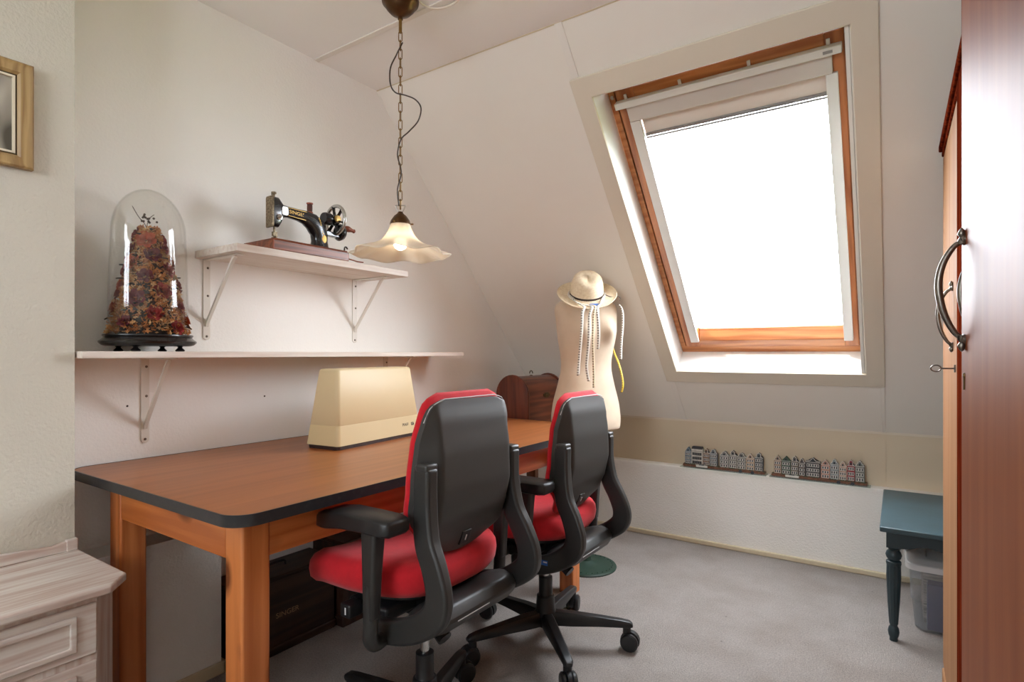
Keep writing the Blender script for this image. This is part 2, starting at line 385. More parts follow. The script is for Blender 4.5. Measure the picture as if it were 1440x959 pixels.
# ------------------------------------------------------------------ the room
ZC = 2.389; YS = 1.894; XL = -2.08; XR = .72; YB = -1.7
SL = frame_mat((0, YS, ZC), (1,0,0), (0, .6821, -.7313))   # x, down the slope, z = out of the room
SL_IN = SL @ Matrix.Diagonal((1,1,-1,1))                     # z = into the room
struct('floor', B(XL-.1, XR+.1, YB-.1, 3.6, -.1, 0), 'carpet')
poly = [(YB-.1,-.1),(3.6,-.1),(3.6,.62),(YS+.03,2.45),(YB-.1,2.45)]
bm = bmesh.new(); prism(bm, poly, XL-.1, XL, 'x'); struct('wall_left', bm, 'plaster_lifted')
bm = bmesh.new(); prism(bm, poly, XR, XR+.1, 'x'); struct('wall_right', bm, 'plaster')
struct('wall_chimney', B(XL, -1.883, YB, .614, 0, ZC), 'plaster_dimmed')
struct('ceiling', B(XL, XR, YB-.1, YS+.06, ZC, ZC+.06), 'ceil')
# rear wall with an unseen window added behind the camera for fill light
bm = bmesh.new()
RW = (-1.3, -.3, 1.40, 2.20)
box(bm, XL, RW[0], YB-.1, YB, 0, ZC); box(bm, RW[1], XR, YB-.1, YB, 0, ZC)
box(bm, RW[0], RW[1], YB-.1, YB, 0, RW[2]); box(bm, RW[0], RW[1], YB-.1, YB, RW[3], ZC)
struct('wall_rear', bm, 'plaster')
bm = bmesh.new(); mm = Matrix(((1,0,0,0),(0,0,1,YB-.08),(0,1,0,0),(0,0,0,1)))
ring_frame(bm, RW[0], RW[1], RW[2], RW[3], .06, 0, .06, mat=mm)
box(bm, -.82, -.78, YB-.08, YB-.02, RW[2]+.06, RW[3]-.06)
w2 = struct('window_fill', bm, 'white')
obj('pane', B(RW[0]+.06, -.82, YB-.055, YB-.05, RW[2]+.06, RW[3]-.06), 'pane', w2)
obj('pane', B(-.78, RW[1]-.06, YB-.055, YB-.05, RW[2]+.06, RW[3]-.06), 'pane', w2)
# sloped roof wall with the skylight hole (x, v down slope, depth outwards)
HX0, HX1, HV0, HV1 = -1.03, -.141, .302, 1.862
VB = (ZC-.7165)/.7313
bm = bmesh.new()
D0, D1 = 0, .10
q = .013
box(bm, XL, HX0-q, 0, VB, D0, D1, SL); box(bm, HX1+q, XR, 0, VB, D0, D1, SL)
box(bm, HX0-q, HX1+q, 0, HV0-q, D0, D1, SL); box(bm, HX0-q, HX1+q, HV1+q, VB, D0, D1, SL)
struct('wall_slope', bm, 'board')
# white lining of the reveal
bm = bmesh.new(); t = .012; RD = .152
box(bm, HX0-t, HX0, HV0-t, HV1+t, -.002, RD+.05, SL); box(bm, HX1, HX1+t, HV0-t, HV1+t, -.002, RD+.05, SL)
box(bm, HX0, HX1, HV1, HV1+t, -.002, RD+.05, SL)
box(bm, HX0, HX1, HV0-t, HV0, -.002, RD+.05, SL)
struct('trim_1', bm, 'reveal')
# cream architrave
bm = bmesh.new(); ring_frame(bm, -1.103, -.048, .212, 1.945, .075, -.014, 0, wb=.083, wt=.085, mat=SL)
struct('trim_2', bm, 'trim', bevel=.003)
# battens
for k, (a, b, y0, y1) in enumerate(((-1.092,-1.06,0,.212),(-1.092,-1.06,1.945,VB),(-.066,-.05,0,.212),(-.066,-.05,1.945,VB))):
    struct('trim_%d' % (3+k), B(a, b, y0, y1, -.004, 0, mat=SL), 'batten' if k < 2 else 'board', bevel=.0015)
bm = bmesh.new(); tube(bm, [SL @ V(XL+.002, 0, .001), SL @ V(XL+.002, VB, .001)], .0035, 8); struct('trim_10', bm, 'batten')
bm = bmesh.new(); tube(bm, [V(XL, YS, ZC-.0005), V(XR, YS, ZC-.0005)], .003, 8); struct('trim_11', bm, 'skirt')
struct('trim_7', B(XL, XR, 1.535, 1.56, ZC-.005, ZC), 'batten', bevel=.002)
# vertical beige board, ledge and knee wall
struct('wall_back', B(XL, XR, 3.457, 3.56, .44, .74), 'beige')
struct('trim_8', B(-.064, -.05, 3.451, 3.457, .44, .7165), 'beige')
struct('wall_knee', B(XL, XR, 3.38, 3.60, 0, .44), 'plaster', bevel=.006)
struct('trim_9', B(XL, XR, 3.448, 3.457, .708, .7185), 'trim')
struct('baseboard_back', B(-1.95, XR, 3.362, 3.38, 0, .028), 'skirt', bevel=.005)
# boxed-in pipe along the gable wall, under the table
struct('wall_boxing', B(XL, -1.962, .614, 1.068, 0, .51), 'plaster')
bm = bmesh.new(); box(bm, -1.962, -1.951, .62, 1.080, 0, .042); box(bm, XL, -1.951, 1.068, 1.082, 0, .042)
struct('baseboard_left', bm, 'skirt', bevel=.003)

# ------------------------------------------------------------------ skylight window_1
bm = bmesh.new(); ring_frame(bm, HX0, HX1, HV0, HV1+.012, .026, .15, .21, wb=.060, wt=.036, mat=SL)
win = bpy.data.objects.new('window_1', None); C.objects.link(win); win['kind'] = 'structure'
win.location = SL.translation
def wpart(name, bm, m, parent=None, **k):
    bmesh.ops.translate(bm, vec=-SL.translation, verts=bm.verts)
    return obj(name, bm, m, parent or win, **k)
wpart('outer_frame', bm, 'win_wood', bevel=.003)
bm = bmesh.new()
box(bm, -.994, -.915, .345, 1.812, .137, .195, SL); box(bm, -.212, -.152, .345, 1.812, .137, .195, SL)
wpart('sash_stile', bm, 'win_wood_side', bevel=.004)
bm = bmesh.new(); box(bm, -.915, -.212, .345, .45, .137, .195, SL)
wpart('sash_top_rail', bm, 'win_wood', bevel=.004)
bm = bmesh.new()
prism_pts = [(1.716,.180),(1.765,.137),(1.812,.137),(1.812,.195),(1.716,.195)]
loft(bm, [[SL @ V(x, a, b) for a, b in prism_pts] for x in (-.915, -.212)])
wpart('sash_bottom_rail', bm, 'win_wood', bevel=.003)
bm = bmesh.new(); box(bm, -1.006, -.15, 1.80, 1.822, .168, .2, SL); box(bm, -1.006, -.99, .34, 1.81, .166, .2, SL); wpart('seal', bm, 'win_gap')
wpart('pane', B(-.93, -.20, .40, 1.74, .182, .188, mat=SL), 'pane')
for x in (-1.014, -.158):
    bm = bmesh.new(); lathe(bm, [(0.001,0),(.009,0),(.009,.003),(.004,.004),(.001,.004)], 12, mat=SL @ Matrix.Translation((x, .37 if x < -.5 else .36, .15)) @ Matrix.Diagonal((1,1,-1,1)))
    wpart('hinge_screw', bm, 'steel')
bl = thing('roller_blind', 'pale roller blind rolled up at the top of the skylight with white side rails', 'blind', SL.translation)
def bpart(name, bm, m, **k):
    bmesh.ops.translate(bm, vec=-SL.translation, verts=bm.verts); return obj(name, bm, m, bl, **k)
bpart('head_rail', B(-.995, -.158, .385, .413, .098, .137, mat=SL), 'blind_rail', bevel=.003)
bpart('cassette', B(-.955, -.19, .413, .482, .116, .137, mat=SL), 'blind_panel', bevel=.004)
for a, b in ((-.957,-.912),(-.214,-.175)):
    bpart('side_rail', B(a, b, .482, 1.765, .120, .137, mat=SL), 'blind_rail', bevel=.003)
bpart('cloth', B(-.912, -.214, .45, .555, .150, .152, mat=SL), 'blind_cloth')
bm = bmesh.new(); box(bm, -.912, -.214, .553, .566, .142, .156, SL); box(bm, -.912, -.214, .57, .578, .144, .154, SL)
bpart('bottom_bar', bm, 'blind_bar', bevel=.002)
bpart('label_plate', B(-.215, -.185, .394, .404, .0965, .098, mat=SL), 'blind_bar')
for x in (-.95, -.72, -.46, -.20):
    bpart('clip', B(x-.006, x+.006, .365, .387, .128, .137, mat=SL), 'blind_rail', bevel=.002)

# ------------------------------------------------------------------ outside
bm = bmesh.new(); box(bm, -60, 60, 4, 120, -6.1, -6); o = struct('ground', bm, 'grass')
def tree(px, s, top_y, R, label, sq=1.0):
    c = at(px, 497, s); top = H + (497-top_y)/F*s
    t_ = thing('tree', label, 'tree', (c.x, c.y, -6))
    bm = bmesh.new()
    rng = random.Random(px)
    for i in range(60):
        a = rng.uniform(0, 2*PI); e = math.asin(rng.uniform(-1, 1)); r = R*rng.uniform(.45, .8)
        ctr = V(r*math.cos(a)*math.cos(e), r*math.sin(a)*math.cos(e), (top+6-R*.9)+r*math.sin(e)*sq)
        bmesh.ops.create_icosphere(bm, subdivisions=2, radius=R*rng.uniform(.16,.3), matrix=Matrix.Translation(ctr))
    for v in bm.verts: v.co += V(rng.uniform(-1,1), rng.uniform(-1,1), rng.uniform(-1,1))*R*.025
    obj('crown', bm, 'tree', t_)
    bm = bmesh.new(); tube(bm, [(0,0,0),(0,0,(top+6)*.4),(.1,0,top+6-R)], [.34,.26,.2], 10)
    obj('trunk', bm, 'bark', t_)
tree(984, 38, 456, 1.5, 'small green tree seen through the skylight near its left rail')
tree(1113, 60, 461.5, 1.6, 'green treetop just showing above the middle of the skylight bottom rail')
# ------------------------------------------------------------------ work table
TZ = .771
t = thing('work_table', 'long wooden work table with orange-brown top, black edge and pine legs, along the white wall', 'table', (-1.6, 1.63, 0))
def tp(name, bm, m, **k):
    bmesh.ops.translate(bm, vec=(1.6,-1.63,0), verts=bm.verts); return obj(name, bm, m, t, **k)
X0, X1, Y0, Y1 = -2.076, -1.153, .656, 2.52
bm = bmesh.new(); prism(bm, rrect(X0+.002, X1-.002, Y0+.002, Y1-.002, .058, 8), TZ-.02, TZ, 'z'); tp('tabletop', bm, 'table_top', bevel=.001)
bm = bmesh.new()
o_ = rrect(X0, X1, Y0, Y1, .06, 8); i_ = rrect(X0+.0035, X1-.0035, Y0+.0035, Y1-.0035, .0565, 8)
lo, hi = TZ-.026, TZ+.0008
loft(bm, [[V(x,y,lo) for x,y in o_],[V(x,y,hi) for x,y in o_],[V(x,y,hi) for x,y in i_],[V(x,y,lo) for x,y in i_]], closed=True)
tp('edge_band', bm, 'rubber_edge')
LX0, LX1, LY0, LY1, LW = -1.948, -1.239, .722, 2.39, .072
for x in (LX0, LX1-LW):
    for y in (LY0, LY1-LW):
        tp('leg', B(x, x+LW, y, y+LW, 0, TZ-.022), 'pine_z', bevel=.006)
AZ0, AZ1 = .636, TZ-.022
tp('side_apron', B(LX0+LW, LX1-LW, LY0+.002, LY0+.027, AZ0, AZ1), 'pine_x', bevel=.002)
tp('side_apron', B(LX0+LW, LX1-LW, LY1-.027, LY1-.002, AZ0, AZ1), 'pine_x', bevel=.002)
tp('long_apron', B(LX1-.03, LX1-.005, LY0+LW, LY1-LW, AZ0, AZ1), 'pine_y', bevel=.002)
tp('long_apron', B(LX0+.005, LX0+.03, LY0+LW, LY1-LW, AZ0, AZ1), 'pine_y', bevel=.002)

# ------------------------------------------------------------------ office chairs
def cushion(bm, outline, zfun, levels):
    """outline(t)->(x,y); levels=[(inset scale, z)]"""
    n = 48; rings = []
    cx = sum(p[0] for p in outline)/len(outline); cy = sum(p[1] for p in outline)/len(outline)
    for s, z in levels:
        rings.append([V(cx+(x-cx)*s, cy+(y-cy)*s, z+zfun(cx+(x-cx)*s, cy+(y-cy)*s)) for x, y in outline])
    return loft(bm, rings)
def back_half(z):  # half width of the shell at height z (0..1)
    pts = [(0,.112),(.03,.132),(.1,.143),(.17,.164),(.24,.184),(.33,.194),(.45,.196),(.6,.192),(.75,.183),(.86,.173),(.93,.160),(.975,.142),(1,.108)]
    for i in range(len(pts)-1):
        if z <= pts[i+1][0] or i == len(pts)-2:
            (a, wa), (b, wb) = pts[i], pts[i+1]
            m0 = (wb-pts[i-1][1])/(b-pts[i-1][0]) if i else (wb-wa)/(b-a)
            m1 = (pts[i+2][1]-wa)/(pts[i+2][0]-a) if i+2 < len(pts) else (wb-wa)/(b-a)
            t_ = min(1, (z-a)/(b-a)); h_ = b-a
            return wa*(2*t_**3-3*t_**2+1)+m0*h_*(t_**3-2*t_**2+t_)+wb*(3*t_**2-2*t_**3)+m1*h_*(t_**3-t_**2)
def back_x(z):     # rear face of the raised centre panel: lumbar bulge, then near vertical
    pts = [(0,-.135),(.12,-.156),(.28,-.186),(.45,-.200),(.65,-.198),(.85,-.189),(1,-.176)]
    for (a, wa), (b, wb) in zip(pts, pts[1:]):
        if z <= b:
            t_ = (z-a)/(b-a); return wa+(wb-wa)*(t_*t_*(3-2*t_)*.5+t_*.5)
    return pts[-1][1]
def flank(y, z):   # how far the shell falls forward beside the centre panel
    a = abs(y); st = max(0, min(1, (a-.140)/.016)); st = st*st*(3-2*st)
    lo = max(0, min(1, (z-.12)/.14)); hi = .45+.55*max(0, min(1, (1.0-z)/.25))
    return (.010*st + .80*max(0, a-.152))*lo*hi
def make_chair(loc, rz, dz, label, base_rot, sticker):
    c = thing('office_chair', label, 'office chair', loc, rz, 'red and black office chairs at the work table')
    P = lambda n, bm, m, par=c, **k: obj(n, bm, m, par, **k)
    # base
    bm = bmesh.new()
    lathe(bm, [(.03,.075),(.042,.08),(.044,.125),(.038,.135),(.034,.19),(.029,.192)], 28)
    for k in range(5):
        a = base_rot+2*PI*k/5; d = V(math.cos(a), math.sin(a), 0); s = V(-d.y, d.x, 0)
        rings = []
        for r, zt, h, w in ((.03,.132,.05,.052),(.10,.130,.048,.048),(.2,.122,.036,.042),(.29,.113,.026,.038),(.318,.108,.022,.034),(.33,.10,.012,.022)):
            p = d*r
            rings.append([p+s*w*.32+V(0,0,zt), p-s*w*.32+V(0,0,zt), p-s*w*.5+V(0,0,zt-h*.35), p-s*w*.45+V(0,0,zt-h), p+s*w*.45+V(0,0,zt-h), p+s*w*.5+V(0,0,zt-h*.35)])
        loft(bm, rings)
    P('star_base', bm, 'black', bevel=.002)
    rng = random.Random(int(base_rot*100))
    for k in range(5):
        a = base_rot+2*PI*k/5; px, py = .308*math.cos(a), .308*math.sin(a)
        cr = a + rng.uniform(-.9, .9)
        m = Matrix.Translation((px, py, 0)) @ Matrix.Rotation(cr, 4, 'Z')
        bm = bmesh.new(); lathe(bm, [(.010,.05),(.015,.055),(.015,.10),(.005,.102)], 12, c=(px,py,0))
        hood = []
        for ang in range(-20, 201, 20):
            r_ = math.radians(ang); hood.append((.036*math.cos(r_), .036*math.sin(r_)+.036))
        loft(bm, [[m @ V(x+.012, y, z) for x, z in hood] for y in (-.007, .007)])
        cs = P('caster', bm, 'black')
        for s in (-1, 1):
            bm = bmesh.new()
            wm = m @ Matrix.Translation((.012, s*.0175, .0345)) @ Matrix.Rotation(PI/2, 4, 'X')
            lathe(bm, [(.004,-.0105),(.028,-.0095),(.0335,-.004),(.0335,.004),(.028,.0095),(.004,.0105)], 24, mat=wm)
            obj('wheel', bm, 'black', cs)
    # column
    bm = bmesh.new(); lathe(bm, [(.024,.13),(.029,.19),(.026,.195),(.026,.262),(.021,.264)], 24); P('column', bm, 'black')
    bm = bmesh.new(); lathe(bm, [(.0135,.255),(.0135,.37+dz)], 20); P('gas_lift', bm, 'chrome')
    # mechanism under the seat
    bm = bmesh.new()
    box(bm, -.13, .15, -.085, .085, .405+dz, .475+dz)
    lathe(bm, [(.03,.355+dz),(.045,.37+dz),(.05,.41+dz)], 20)
    box(bm, -.05, .10, -.19, .19, .43+dz, .465+dz)
    box(bm, .02, .14, -.15, .15, .46+dz, .505+dz)
    P('tilt_mechanism', bm, 'black', bevel=.008)
    # rear crossbar joining the two uprights
    bm = bmesh.new(); rings = []
    for y in [-.185,-.17,-.13,0,.13,.17,.185]:
        k = 1 if abs(y) < .15 else (.86 if abs(y) < .18 else .6)
        sec = [(-.045,-.03),(.05,-.03),(.062,-.008),(.05,.022),(0,.034),(-.035,.026),(-.055,-.002)]
        rings.append([V(-.155+x*k, y, .452+dz+z*k) for x, z in sec])
    loft(bm, rings); P('crossbar', bm, 'plastic', bevel=.006, angle=50)
    bm = bmesh.new(); box(bm, -.2125, -.2112, -.03, .10, .445+dz, .4472+dz); P('bar_line', bm, 'piping')
    # seat
    out = []
    n = 56
    for k in range(n):
        a = 2*PI*k/n; ca, sa = math.cos(a), math.sin(a)
        e = 2/4.2
        x = math.copysign(abs(ca)**e, ca)*.215; y = math.copysign(abs(sa)**e, sa)*.25
        w = 1 - .17*max(0, -x/.215+.1)
        out.append((x+.058, y*w))
    def zf(x, y):
        f = max(0, (x-.13)/.14)
        return -.045*f*f + .018*(y/.25)**2 + .008*max(0, (-x)/.15)
    bm = bmesh.new()
    cushion(bm, out, zf, [(.80,.484+dz),(.93,.489+dz),(.985,.506+dz),(1,.53+dz),(.99,.55+dz),(.95,.566+dz),(.86,.576+dz),(.6,.576+dz),(.25,.572+dz),(.05,.571+dz)])
    P('seat', bm, 'red', angle=180)
    bm = bmesh.new(); cushion(bm, [(x*.8+.01, y*.78) for x, y in out], lambda x, y: zf(x, y)*.6, [(.9,.472+dz),(1,.476+dz),(1,.497+dz)])
    P('seat_pan', bm, 'black')
    # back shell
    zb, zt = .588+dz, 1.0+dz
    NZ, NY = 32, 44
    def section(j, off, wk=1.0):
        z = j/NZ; w = back_half(z)*wk; r = []
        for k in range(NY+1):
            u = -1+2*k/NY; y = u*w
            x = back_x(z) + flank(y, z) + off
            zz = zb+(zt-zb)*z
            if z < .12: zz += .022*(u*u)*(1-z/.12)
            if z > .85: zz += .004*y/.2
            r.append(V(x, y, zz))
        return r
    def skin(bm, off0, off1, j0=0, j1=NZ, wk=1.0):
        rings = []
        for j in range(j0, j1+1):
            a = section(j, off0, wk); b = section(j, off1, wk)
            rings.append(a + b[::-1])
        loft(bm, rings)
    bm = bmesh.new(); skin(bm, 0, .016); bs = P('back_shell', bm, 'plastic_shell', bevel=.004, angle=40)
    bm = bmesh.new(); box(bm, -.004, .004, -.019, .019, -.021, .021)
    bt = obj('height_button', bm, 'black', bs, bevel=.002); bt.location = (back_x(.075)-.0005, 0, zb+.034); bt.rotation_euler = (0, -.36, 0)
    bm = bmesh.new(); box(bm, -.0055, -.0035, -.0017, .0017, -.008, .008); obj('button_mark', bm, 'white_mark', bt)
    # back cushion in front of the shell, its rim showing round the sides and the top
    bm = bmesh.new(); rings = []
    lev = [(.95,.0165),(.995,.017),(1.006,.021),(1.0,.028),(.965,.036),(.88,.045),(.6,.052),(.2,.054)]
    zs = [(k/40) for k in range(41)]
    loop = [(back_half(z), z) for z in zs] + [(-back_half(z), z) for z in zs[::-1]]
    for s, off in lev:
        rr = []
        for w, z in loop:
            zz = .5+(z-.5)*s; y = w*s
            if z > .5: zz += .046*((z-.5)/.5)**3*min(1, max(0, (off-.0165)/.008))     # the cushion stands proud of the shell at the top
            zc = min(1, max(0, zz))
            x = back_x(zc)+flank(y, zc)+.004+off
            rr.append(V(x, y, zb+(zt-zb)*zz))
        rings.append(rr)
    loft(bm, rings); P('back_cushion', bm, 'red', angle=180)
    # piping along the top seam
    pts = []
    for k in range(21):
        y = -.172+.344*k/20
        z = 1.0
        while z > .5 and back_half(z) < abs(y): z -= .002
        pts.append(V(back_x(z)+flank(y, z)+.006, y*1.004, zb+(zt-zb)*z+.003))
    bm = bmesh.new(); tube(bm, pts, .0016, 6); P('piping', bm, 'piping')
    # uprights
    for s in (1, -1):
        path = smooth_path([(.02,0,.412),(-.06,0,.418),(-.13,0,.436),(-.190,0,.468),(-.226,0,.502),(-.232,0,.548),(-.212,0,.606),(-.184,0,.665),(-.172,0,.75),(-.174,0,.842)], 5)
        pts = [V(p.x, s*(.196-.020*min(1, max(0, (p.z-.5)/.25))), p.z+dz) for p in path]
        n_ = len(pts); ws = []; ths = []
        for i in range(n_):
            f = i/(n_-1)
            ws.append(.062+.010*math.exp(-((f-.45)/.18)**2)-.012*max(0, f-.75)/.25)
            ths.append(.032+.008*max(0, min(1, (f-.55)/.3)))
        bm = bmesh.new(); ribbon(bm, pts, ws, ths, (0,1,0))
        up = P('upright', bm, 'plastic', bevel=.009, angle=50, seg=3)
        bm = bmesh.new(); box(bm, -.022, .018, -.021, .021, -.012, .010)
        kb = obj('upright_cap', bm, 'plastic_shell', up, bevel=.006); kb.location = pts[-1]
        bm = bmesh.new(); lathe(bm, [(.001,0),(.006,0),(.006,.004),(.001,.005)], 12, mat=Matrix.Translation((-.02, s*.211, .412+dz)) @ Matrix.Rotation(-s*PI/2, 4, 'X'))
        obj('bolt', bm, 'steel', up)
        if sticker and s == 1:
            bm = bmesh.new(); box(bm, -.135, -.095, .2125, .2135, .434+dz, .451+dz); st = obj('sticker', bm, 'blue_mark', up); st['label'] = 'small blue sticker'
            bm = bmesh.new(); box(bm, -.133, -.118, .2134, .2138, .443+dz, .4475+dz); obj('sticker_print', bm, 'white_mark', st)
    # armrests
    for s in (1, -1):
        bm = bmesh.new()
        ribbon(bm, [V(-.075, s*.262, .475+dz), V(-.078, s*.262, .58+dz), V(-.082, s*.262, .70+dz)], [.036,.042,.052], [.03,.034,.04], (0,1,0))
        ar = P('armrest', bm, 'plastic', bevel=.008, seg=3)
        pth = smooth_path([(-.075,s*.262,.56+dz),(-.074,s*.262,.47+dz),(-.07,s*.26,.425+dz),(-.062,s*.235,.402+dz),(-.05,s*.18,.405+dz)], 6)
        bm = bmesh.new(); tube(bm, pth, .0185, 12); obj('arm_tube', bm, 'plastic', ar)
        bm = bmesh.new(); rings = []
        for x, zt, zl, w in ((.098,.702,.688,.034),(.09,.716,.678,.066),(.06,.728,.680,.082),(0,.736,.690,.084),(-.08,.737,.694,.084),(-.148,.737,.694,.084),(-.170,.734,.697,.076),(-.176,.728,.703,.064)):
            y0 = s*.266; x += .045 if s < 0 else 0
            rings.append([V(x, y0+w/2, zl+.006+dz), V(x, y0+w/2*.98, zt-.006+dz), V(x, y0+w/2*.8, zt+dz), V(x, y0-w/2*.8, zt+dz), V(x, y0-w/2*.98, zt-.006+dz), V(x, y0-w/2, zl+.006+dz), V(x, y0-w/2*.7, zl+dz), V(x, y0+w/2*.7, zl+dz)])
        loft(bm, rings); obj('arm_pad', bm, 'black', ar, angle=60, bevel=.002)
    # levers
    bm = bmesh.new(); tube(bm, [(.05,.08,.455+dz),(.05,.20,.455+dz)], .008, 10)
    lv = P('lever', bm, 'black')
    bm = bmesh.new(); box(bm, .034, .072, .195, .24, .435+dz, .472+dz); lk = obj('lever_knob', bm, 'black', lv, bevel=.005)
    bm = bmesh.new(); box(bm, .048, .052, .2385, .2408, .445+dz, .463+dz); obj('lever_mark', bm, 'white_mark', lk)
    bm = bmesh.new(); tube(bm, smooth_path([(-.06,.06,.42+dz),(-.11,.075,.40+dz),(-.15,.08,.375+dz)], 5), [.012]*5+[.02]*6, 10); P('tension_knob', bm, 'black')
    return c
make_chair((-1.124, 1.205, 0), math.radians(179), 0, 'red cushioned office chair nearer the camera with chrome gas lift showing', math.radians(109.5-179), False)
make_chair((-1.122, 1.878, 0), math.radians(180), -.04, 'red cushioned office chair with blue sticker below its seat, nearer the skylight', math.radians(98.5-180), True)

# ------------------------------------------------------------------ shelves
def bracket(y, ztop, length, depth, par, org):
    X = XL
    bm = bmesh.new(); w = .013; th = .004
    poly = [(y-w, ztop)] + [(y+w*math.cos(a), ztop-length+w+w*math.sin(a)) for a in [PI+PI*k/10 for k in range(11)]] + [(y+w, ztop)]
    prism(bm, poly, X, X+th, 'x')
    box(bm, X, X+depth, y-w, y+w, ztop-th, ztop)
    ribbon(bm, [V(X+depth*.86, y, ztop-.006), V(X+depth*.80, y, ztop-.014), V(X+.008, y, ztop-length*.78), V(X+.003, y, ztop-length*.83)], .009, .012, (0,1,0))
    bmesh.ops.translate(bm, vec=-org, verts=bm.verts)
    b = obj('bracket', bm, 'bracket', par, bevel=.001)
    for zz in (ztop-.03, ztop-length*.45, ztop-length+w):
        bm = bmesh.new(); lathe(bm, [(.0005,0),(.0045,0),(.003,.0025),(.0005,.003)], 10, mat=Matrix.Translation(V(X+th, y+(.004 if zz != ztop-length+w else 0), zz)-org) @ Matrix.Rotation(PI/2, 4, 'Y'))
        obj('screw', bm, 'screw', b)
ZU = 1.487
org = V(XL, 1.43, ZU)
s1 = thing('shelf', 'short upper wall shelf of whitewashed wood carrying the old sewing machine', 'shelf', org)
bm = bmesh.new(); box(bm, XL, -1.807, 1.036, 1.83, ZU-.026, ZU); bmesh.ops.translate(bm, vec=-org, verts=bm.verts)
obj('board', bm, 'shelf', s1, bevel=.002)
for y in (1.077, 1.757): bracket(y, ZU-.026, .292, .225, s1, org)
ZL = 1.126
org = V(XL, 1.45, ZL)
s2 = thing('shelf', 'long lower wall shelf of whitewashed wood carrying the glass dome', 'shelf', org)
bm = bmesh.new(); box(bm, XL, -1.85, .62, 2.275, ZL-.02, ZL); bmesh.ops.translate(bm, vec=-org, verts=bm.verts)
obj('board', bm, 'shelf', s2, bevel=.002)
for y in (.873, 1.95): bracket(y, ZL-.02, .285, .20, s2, org)

# ------------------------------------------------------------------ glass dome with dried flowers
DX, DY = -1.963, .838
dm = thing('glass_dome', 'tall clear glass dome on a black oval footed stand, on the lower shelf', 'glass dome', (DX, DY, ZL))
SX = .78
bm = bmesh.new()
lathe(bm, [(.02,.017),(.118,.017),(.128,.020),(.136,.027),(.137,.032),(.128,.038),(.123,.044),(.127,.049),(.126,.053),(.02,.054)], 48, sx=SX)
obj('stand', bm, 'ebony', dm)
for a in (40, 140, 220, 320):
    x, y = .1*SX*math.cos(math.radians(a)), .1*math.sin(math.radians(a))
    bm = bmesh.new(); lathe(bm, [(.004,0),(.012,0),(.014,.004),(.008,.010),(.006,.013),(.011,.019),(.003,.0195)], 16, c=(x,y,0)); obj('foot', bm, 'ebony', dm)
bm = bmesh.new()
prof = [(.114,.0545)]
for k in range(10): prof.append((.114-.001*k, .0545+.032*k+.03))
r0 = .105; zc = .375
prof = [(.113,.0545),(.112,.15),(.109,.28),(.105,.375)]
for k in range(1, 13):
    a = PI/2*k/12; prof.append((max(.0006, r0*math.cos(a)), zc+.138*math.sin(a)))
inn = [(max(.0004, r-.003), z-(.003 if z > .38 else 0)) for r, z in prof][::-1]
lathe(bm, prof, 48, sx=SX*.98, cap=False)
bmesh.ops.remove_doubles(bm, verts=bm.verts, dist=.0004)
o = obj('glass', bm, 'dome', dm, angle=180)
so = o.modifiers.new('solid', 'SOLIDIFY'); so.thickness = .0025; so.offset = -1
fl = thing('dried_flower_arrangement', 'cone of dried red roses and brown florets standing inside the glass dome', 'dried flowers', (DX, DY, ZL+.054))
rng = random.Random(3)
def cone_r(z): return .094*max(0, 1-z/.36)**.8+.012
bm = bmesh.new(); lathe(bm, [(cone_r(z)*.80, z) for z in (.0,.02,.05,.1,.15,.2,.25,.29,.315,.33)], 24, sx=.82)
obj('moss_cone', bm, 'leaf', fl)
def scatter_florets(name, n, mat_, smin, smax):
    bm = bmesh.new()
    for i in range(n):
        z = .335*(rng.random()**1.25); a = rng.uniform(0, 2*PI); r = cone_r(z)*rng.uniform(.84, 1.13)
        c = V(r*.82*math.cos(a), r*math.sin(a), z+.004)
        s = rng.uniform(smin, smax)
        rot = Matrix.Rotation(rng.uniform(0, 6), 4, 'Z') @ Matrix.Rotation(rng.uniform(0, 3), 4, 'X')
        for q in range(4):   # four little petals
            m_ = Matrix.Translation(c) @ rot @ Matrix.Rotation(q*PI/2, 4, 'Z') @ Matrix.Translation((s*.7,0,0))
            vs = [bm.verts.new(m_ @ V(*p)) for p in ((-s*.7,0,0),(0,s*.5,s*.25),(s*.7,0,s*.3),(0,-s*.5,s*.25),(0,0,-s*.15))]
            bm.faces.new((vs[0],vs[1],vs[4])); bm.faces.new((vs[1],vs[2],vs[4])); bm.faces.new((vs[2],vs[3],vs[4])); bm.faces.new((vs[3],vs[0],vs[4]))
    o = obj(name, bm, mat_, fl, smooth=False); o['kind'] = 'stuff'
scatter_florets('florets', 1500, 'floret', .004, .0068)
scatter_florets('pale_florets', 900, 'floret_pale', .004, .0065)
def rose_mesh(bm, c, nrm, s):
    z = Vector(nrm).normalized(); x = z.orthogonal().normalized(); y = z.cross(x)
    m_ = Matrix((x, y, z)).transposed().to_4x4(); m_.translation = c
    for ring, (cnt, rad, tilt, sz) in enumerate(((3,.25,1.25,.55),(5,.55,.95,.7),(6,.85,.55,.8))):
        for q in range(cnt):
            a = 2*PI*q/cnt+ring*.5
            pm = m_ @ Matrix.Rotation(a, 4, 'Z') @ Matrix.Translation((rad*s*.5,0,-.1*s*ring)) @ Matrix.Rotation(-tilt, 4, 'Y')
            g = []
            for u in (0,.35,.7,1):
                w = sz*s*.55*math.sin(.35+u*2.2)
                g.append([pm @ V(u*sz*s, v*w, .18*s*abs(v)-.1*s*u*u+rng.uniform(-.04,.04)*s) for v in (-1,-.4,.4,1)])
            vv = [[bm.verts.new(p) for p in row] for row in g]
            for i in range(3):
                for j in range(3): bm.faces.new((vv[i][j],vv[i][j+1],vv[i+1][j+1],vv[i+1][j]))
mats = ['rose','rose','rose_dark','rose_orange']
